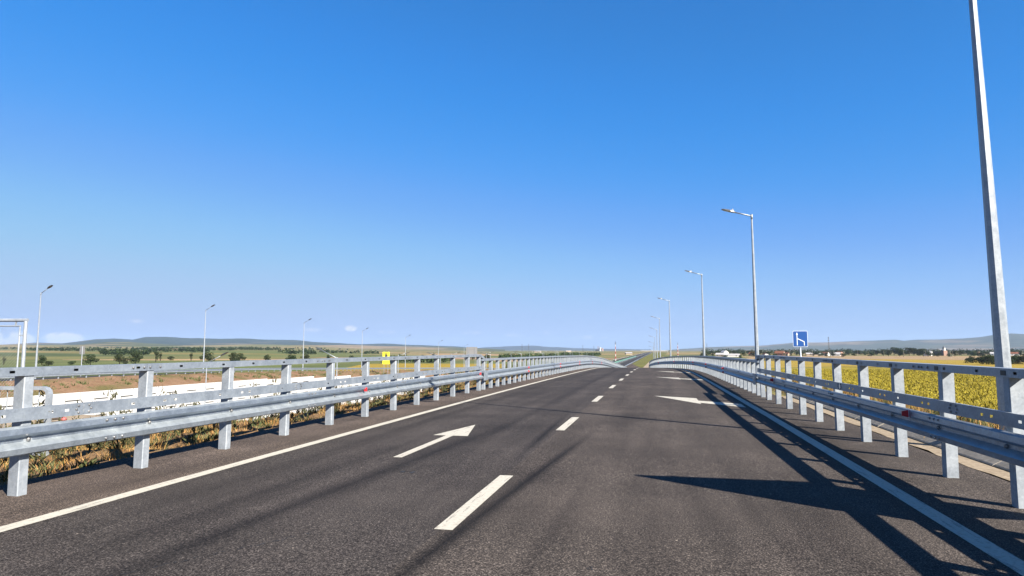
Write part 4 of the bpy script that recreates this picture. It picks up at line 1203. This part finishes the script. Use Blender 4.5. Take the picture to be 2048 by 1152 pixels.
# scrub on the brown bank
x, y, s = clumpy(9000, -56.6, -52.6, 30, 200, 500, 1.4)
blades('bank_scrub', np.stack([x, y, np.array([interp([(-57, max(ramp_z(b), PLAIN)), (-50.4, wall_top(b) - .4)], a) for a, b in zip(x, y)]) - .05], 1), s * rng.uniform(.2, .6, len(x)), rng.uniform(.06, .14, len(x)), M['weed'], 1.0, 'sparse green scrub on the brown bank above the wall', 'scrub')

sheet('bare_earth', [at_u(1284, 366), at_u(1335, 366), at_u(1335, 640), at_u(1300, 640)], M['floor'], .16)
# ------------------------------------------------------------------ village, masts, poles
M['plaster_w'] = new_mat('white_plaster', (.72, .70, .66), .9)[0]
M['plaster_p'] = new_mat('pink_plaster', (.46, .30, .24), .9)[0]
M['plaster_c'] = new_mat('cream_plaster', (.60, .50, .38), .9)[0]
M['tile'] = noisy('roof_tiles', [(.3, (.20, .085, .05)), (.7, (.30, .14, .09))], 1.5, .9)
M['metal_roof'] = new_mat('pale_metal_roof', (.60, .60, .60), .5)[0]
M['glass'] = new_mat('window_glass', (.03, .035, .04), .1)[0]
def house(u, d, w, l, h, rh, wallm, roofm, rot, label):
    x, y = at_u(u, d)
    e = empty('house', (x, y, PLAIN - .1), rot); tag(e, label, 'house')
    b = MB(); b.box((0, 0, h / 2), (w, l, h))
    b.add([(-w / 2, -l / 2, h), (w / 2, -l / 2, h), (0, -l / 2, h + rh)], [(0, 1, 2)]); b.add([(-w / 2, l / 2, h), (w / 2, l / 2, h), (0, l / 2, h + rh)], [(2, 1, 0)])
    b.build('wall', M[wallm], e)
    r = MB(); o = .45; k = rh / (w / 2); t = .14
    for s in (-1, 1):
        r.add([(s * (w / 2 + o), -l / 2 - o, h - o * k), (s * (w / 2 + o), l / 2 + o, h - o * k), (0, l / 2 + o, h + rh), (0, -l / 2 - o, h + rh),
               (s * (w / 2 + o), -l / 2 - o, h - o * k + t), (s * (w / 2 + o), l / 2 + o, h - o * k + t), (0, l / 2 + o, h + rh + t), (0, -l / 2 - o, h + rh + t)],
              [(0, 1, 2, 3), (4, 7, 6, 5), (0, 4, 5, 1), (1, 5, 6, 2), (3, 2, 6, 7), (0, 3, 7, 4)])
    ro = r.build('roof', M[roofm], e)
    c = MB(); c.box((w * .2, l * .2, h + rh * .9), (.6, .6, 1.4)); c.build('chimney', M['tile'], ro)
    wn_ = MB(); wn_.box((0, 0, 0), (1.1, .08, 1.3)); wm_ = wn_.me('window')
    for s in (-1, 1):
        o_ = link('window', wm_, M['glass'], e); o_.location = (s * w * .25, -l / 2 - .02, h * .55)
        for yy in (-.28, .28):
            o_ = link('window', wm_, M['glass'], e); o_.location = (s * (w / 2 + .02), l * yy, h * .55); o_.rotation_euler = (0, 0, R(90))
    return e
house(1447, 1120, 9, 12, 6.5, 3, 'plaster_w', 'metal_roof', .4, 'tall white house left of the second lamp pole, in the trees')
house(1438, 1000, 8, 12, 3.2, 2.4, 'plaster_c', 'metal_roof', 1.3, 'low cream house just left of the tall white house')
house(1461, 960, 8, 22, 3, 1.6, 'plaster_w', 'metal_roof', 1.5, 'long low white building below the tall white house')
house(1503, 1110, 9, 11, 3.8, 3, 'plaster_c', 'tile', .9, 'red-roofed house just left of the second lamp pole')
house(1529, 1120, 7, 8, 3, 2.6, 'plaster_w', 'tile', .3, 'small white house right of the second lamp pole')
house(1557, 1090, 12, 14, 4.6, 4, 'plaster_p', 'tile', 1.1, 'pink house with tiled roof left of the blue sign')
house(1572, 1120, 8, 10, 3.4, 3, 'plaster_c', 'tile', .6, 'small brown-roofed house right of the pink house')
house(1626, 1110, 10, 26, 3.4, 2, 'plaster_c', 'metal_roof', 1.45, 'long pale shed right of the blue sign post')
house(1646, 1130, 8, 14, 4.2, 2.4, 'plaster_w', 'tile', .8, 'house at the right end of the long pale shed')
house(1668, 1095, 8, 14, 3, 3.2, 'plaster_w', 'metal_roof', 1.2, 'bright white roofed house right of the lattice mast')
house(1676, 1120, 9, 10, 4.6, 3, 'plaster_p', 'tile', .5, 'reddish house behind the bright white roofed one')
house(1852, 1130, 9, 12, 4.8, 3.4, 'plaster_w', 'metal_roof', .9, 'white house right of the tall tree clump')
house(1948, 1300, 8, 11, 3.6, 3, 'plaster_p', 'tile', .7, 'reddish house among trees left of the near lamp pole')
house(1985, 1180, 9, 14, 3.6, 2.8, 'plaster_w', 'metal_roof', 1.2, 'white house just left of the near lamp pole')
house(2024, 1180, 9, 15, 3.6, 2.8, 'plaster_w', 'tile', 1.3, 'white house right of the near lamp pole')
# church tower
x, y = at_u(1884, 1150)
e = empty('church', (x, y, PLAIN - .1), .3); tag(e, 'small church tower with white upper stage and dark cap above the trees', 'church')
b = MB(); b.box((0, 0, 4.5), (7, 7, 9)); b.box((0, 12, 3.5), (8, 18, 7)); b.build('wall', M['plaster_p'], e)
b = MB(); b.tube([(0, 0, 9), (0, 0, 13.2)], 2.5, 8); b.build('belfry', M['plaster_w'], e)
b = MB(); b.tube([(0, 0, 13.2), (0, 0, 14.2), (0, 0, 15.4), (0, 0, 17)], [2.9, 2.4, 1.0, .15], 8); b.build('cap', M['lum'], e)
# lattice masts
def lattice(u, d, h, w, label, z0=None):
    x, y = at_u(u, d); z = ground_h(x, y) if z0 is None else z0
    e = empty('lattice_mast', (x, y, z), .4); tag(e, label, 'mast')
    b = MB(); q = .07 if d < 1200 else .2
    for sx, sy in ((-1, -1), (1, -1), (1, 1), (-1, 1)): b.tube([(sx * w, sy * w, 0), (sx * w * .25, sy * w * .25, h)], q, 4)
    b.build('leg_frame', M['lum'], e)
    c = MB(); nb = 9
    for k in range(nb):
        za, zb = h * k / nb, h * (k + 1) / nb; wa, wb = w * (1 - .75 * k / nb), w * (1 - .75 * (k + 1) / nb); s = 1 if k % 2 else -1
        for f_ in (-1, 1):
            c.tube([(-s * wa, f_ * wa, za), (s * wb, f_ * wb, zb)], q * .7, 4); c.tube([(f_ * wa, -s * wa, za), (f_ * wb, s * wb, zb)], q * .7, 4)
    c.build('bracing', M['lum'], e)
    a = MB()
    for t in (.72, .84, .96): a.tube([(-w * 1.5, 0, h * t), (w * 1.5, 0, h * t)], q * .8, 4)
    a.build('cross_arms', M['lum'], e)
lattice(1655, 850, 27, 1.2, 'tall lattice mast in the tan field right of the blue sign')
for i, (u, d, h) in enumerate(((1044, 3200, 38), (1057, 3000, 38), (1165, 4200, 42), (1187, 4600, 40), (1412, 3600, 46))):
    lattice(u, d, h, 3.2, ['faint pylon over the left bridge rail, left one of a pair', 'faint pylon over the left bridge rail, right one of a pair', 'faint pylon left of the distant power plant', 'very faint pylon beside the distant power plant', 'faint pylon just right of the third lamp pole'][i])
# red and white masts
M['mast_red'] = new_mat('mast_red', (.45, .05, .04), .5)[0]; M['mast_white'] = new_mat('mast_white', (.75, .74, .72), .5)[0]
for (u, d, h, lab) in ((1230, 590, 18.5, 'red and white banded mast left of the motorway'), (1354, 930, 21.5, 'red and white banded mast right of the fourth lamp')):
    x, y = at_u(u, d); e = empty('banded_mast', (x, y, PLAIN)); tag(e, lab, 'mast', 'banded masts')
    for k in range(7):
        z0, z1 = h * .82 * k / 7, h * .82 * (k + 1) / 7; r0, r1 = .62 - .3 * k / 7, .62 - .3 * (k + 1) / 7
        b = MB(); b.tube([(0, 0, z0), (0, 0, z1)], [r0 * d / 800, r1 * d / 800], 8); b.build('band', M['mast_white' if k % 2 == 0 else 'mast_red'], e)
    b = MB(); b.tube([(0, 0, h * .82), (0, 0, h)], [.16, .06], 6)
    for a in range(3): b.tube([(.5 * math.cos(2.1 * a), .5 * math.sin(2.1 * a), h * .8), (.5 * math.cos(2.1 * a), .5 * math.sin(2.1 * a), h * .93)], .09, 5)
    b.build('antennas', M['lum'], e)
# utility poles in the stubble field
M['pole_wood'] = noisy('pale_pole', [(.3, (.30, .27, .23)), (.7, (.42, .39, .34))], 2, .9)
PM = MB(); PM.tube([(0, 0, -.3), (0, 0, 9)], [.2, .13], 6); pmm = PM.me('pole'); CA = MB(); CA.box((0, 0, 8.5), (1.6, .12, .12)); cam_ = CA.me('cross_arm')
for i, (u, d) in enumerate(((1622, 1000), (1712, 1000), (1764, 1000), (1803, 960), (1847, 900), (1896, 870), (1901, 930), (1953, 1000), (2040, 1010))):
    x, y = at_u(u, d); e = empty('utility_pole', (x, y, PLAIN), .5); tag(e, '%s pale utility pole from the left in front of the village trees' % ORD[i], 'utility pole', 'utility poles in the stubble')
    link('pole', pmm, M['pole_wood'], e); link('cross_arm', cam_, M['pole_wood'], e)
# power plant
x, y = at_u(1198, 6200); z = PLAIN
e = empty('power_plant', (x, y, z), -.2); e.scale = (.72, .72, .8); tag(e, 'distant power plant with pale tower and chimneys on the horizon', 'power plant')
b = MB(); b.tube([(12, 0, 0), (12, 0, 22), (12, 0, 42)], [17, 12, 13], 16); b.build('cooling_tower', M['plaster_w'], e)
b = MB(); b.tube([(40, 0, 0), (40, 0, 34)], [15, 11], 16); b.build('cooling_tower', M['plaster_p'], e)
for x_ in (-22, -10):
    b = MB(); b.tube([(x_, 0, 0), (x_, 0, 58)], [3, 2], 8); b.build('chimney', M['plaster_p'], e)
b = MB(); b.box((-20, 10, 9), (70, 30, 18)); b.build('boiler_hall', M['lum'], e)
for i, (u, d, w, h) in enumerate(((1075, 2600, 26, 5), (1256, 1450, 14, 3.2), (1136, 3800, 30, 6))):
    x, y = at_u(u, d); e = empty('shed', (x, y, ground_h(x, y) - .2), .2 * i); tag(e, ['pale shed beyond the left tree belt', 'small pale building left of the motorway', 'long grey shed left of the power plant'][i], 'shed')
    b = MB(); b.box((0, 0, h / 2), (w, 14, h)); b.build('wall', M['plaster_c'], e)
    b = MB(); b.add([(-w / 2 - .5, -8, h), (w / 2 + .5, -8, h), (w / 2 + .5, 0, h + 2), (-w / 2 - .5, 0, h + 2), (w / 2 + .5, 8, h), (-w / 2 - .5, 8, h)], [(0, 1, 2, 3), (3, 2, 4, 5)]); b.build('roof', M['metal_roof'], e)

# ------------------------------------------------------------------ haze
hz = MB(); hz.box((0, 4000, 190), (44000, 36000, 400 + 2 * 18))
hm_ = bpy.data.materials.new('haze_air'); hm_.use_nodes = True
hn, hl = hm_.node_tree.nodes, hm_.node_tree.links
hn.clear(); ho = hn.new('ShaderNodeOutputMaterial'); hv = hn.new('ShaderNodeVolumePrincipled')
hv.inputs['Color'].default_value = (.36, .49, .68, 1); hv.inputs['Density'].default_value = 3.6e-5; hv.inputs['Anisotropy'].default_value = 0.0
hl.new(hv.outputs[0], ho.inputs['Volume'])
h_ = hz.build('haze', hm_); h_['kind'] = 'stuff'

# ------------------------------------------------------------------ final albedo levels (for sun 5, exposure 1.9)
ALB = {'asphalt': (.565, .508, .458), 'road_paint': (.56, .535, .485), 'yellowing_crop': (.56, .53, .35), 'ripe_crop': (.55, .50, .38), 'crop_leaves': (.56, .535, .34),
       'white_wall_panel': (.40, .40, .40), 'wall_joint_concrete': (.30, .30, .30), 'sign_blue': (.5, .36, .36), 'sign_yellow': (.6, .58, .6), 'patchwork_fields': (.62, .55, .52),
       'galvanised_steel': (.46, .50, .53), 'galvanised_beam_steel': (.50, .55, .58), 'galvanised_post_steel': (.45, .475, .495), 'lamp_pole_steel': (.45, .475, .495), 'white_plaster': (.6, .6, .6), 'reflector_red': (.75, .75, .75), 'reflector_white': (.7, .7, .7),
       'sign_white': (.7, .7, .7), 'dry_grass': (.60, .52, .42), 'dry_verge_soil': (.56, .48, .41), 'forest_hills': (.6, .6, .6)}
for m in bpy.data.materials:
    if not m.use_nodes: continue
    b = m.node_tree.nodes.get('Principled BSDF')
    if not b: continue
    k = ALB.get(m.name, (.48, .46, .44))
    i_ = b.inputs['Base Color']
    if b.inputs['Roughness'].default_value >= .7 and not b.inputs['Metallic'].is_linked: b.inputs['Specular IOR Level'].default_value = .12
    if i_.is_linked:
        src = i_.links[0].from_socket
        n_ = m.node_tree.nodes.new('ShaderNodeMixRGB'); n_.blend_type = 'MULTIPLY'; n_.inputs['Fac'].default_value = 1
        m.node_tree.links.new(src, n_.inputs['Color1']); n_.inputs['Color2'].default_value = (*k, 1)
        m.node_tree.links.new(n_.outputs[0], i_)
    else:
        c = i_.default_value; i_.default_value = (c[0] * k[0], c[1] * k[1], c[2] * k[2], 1)
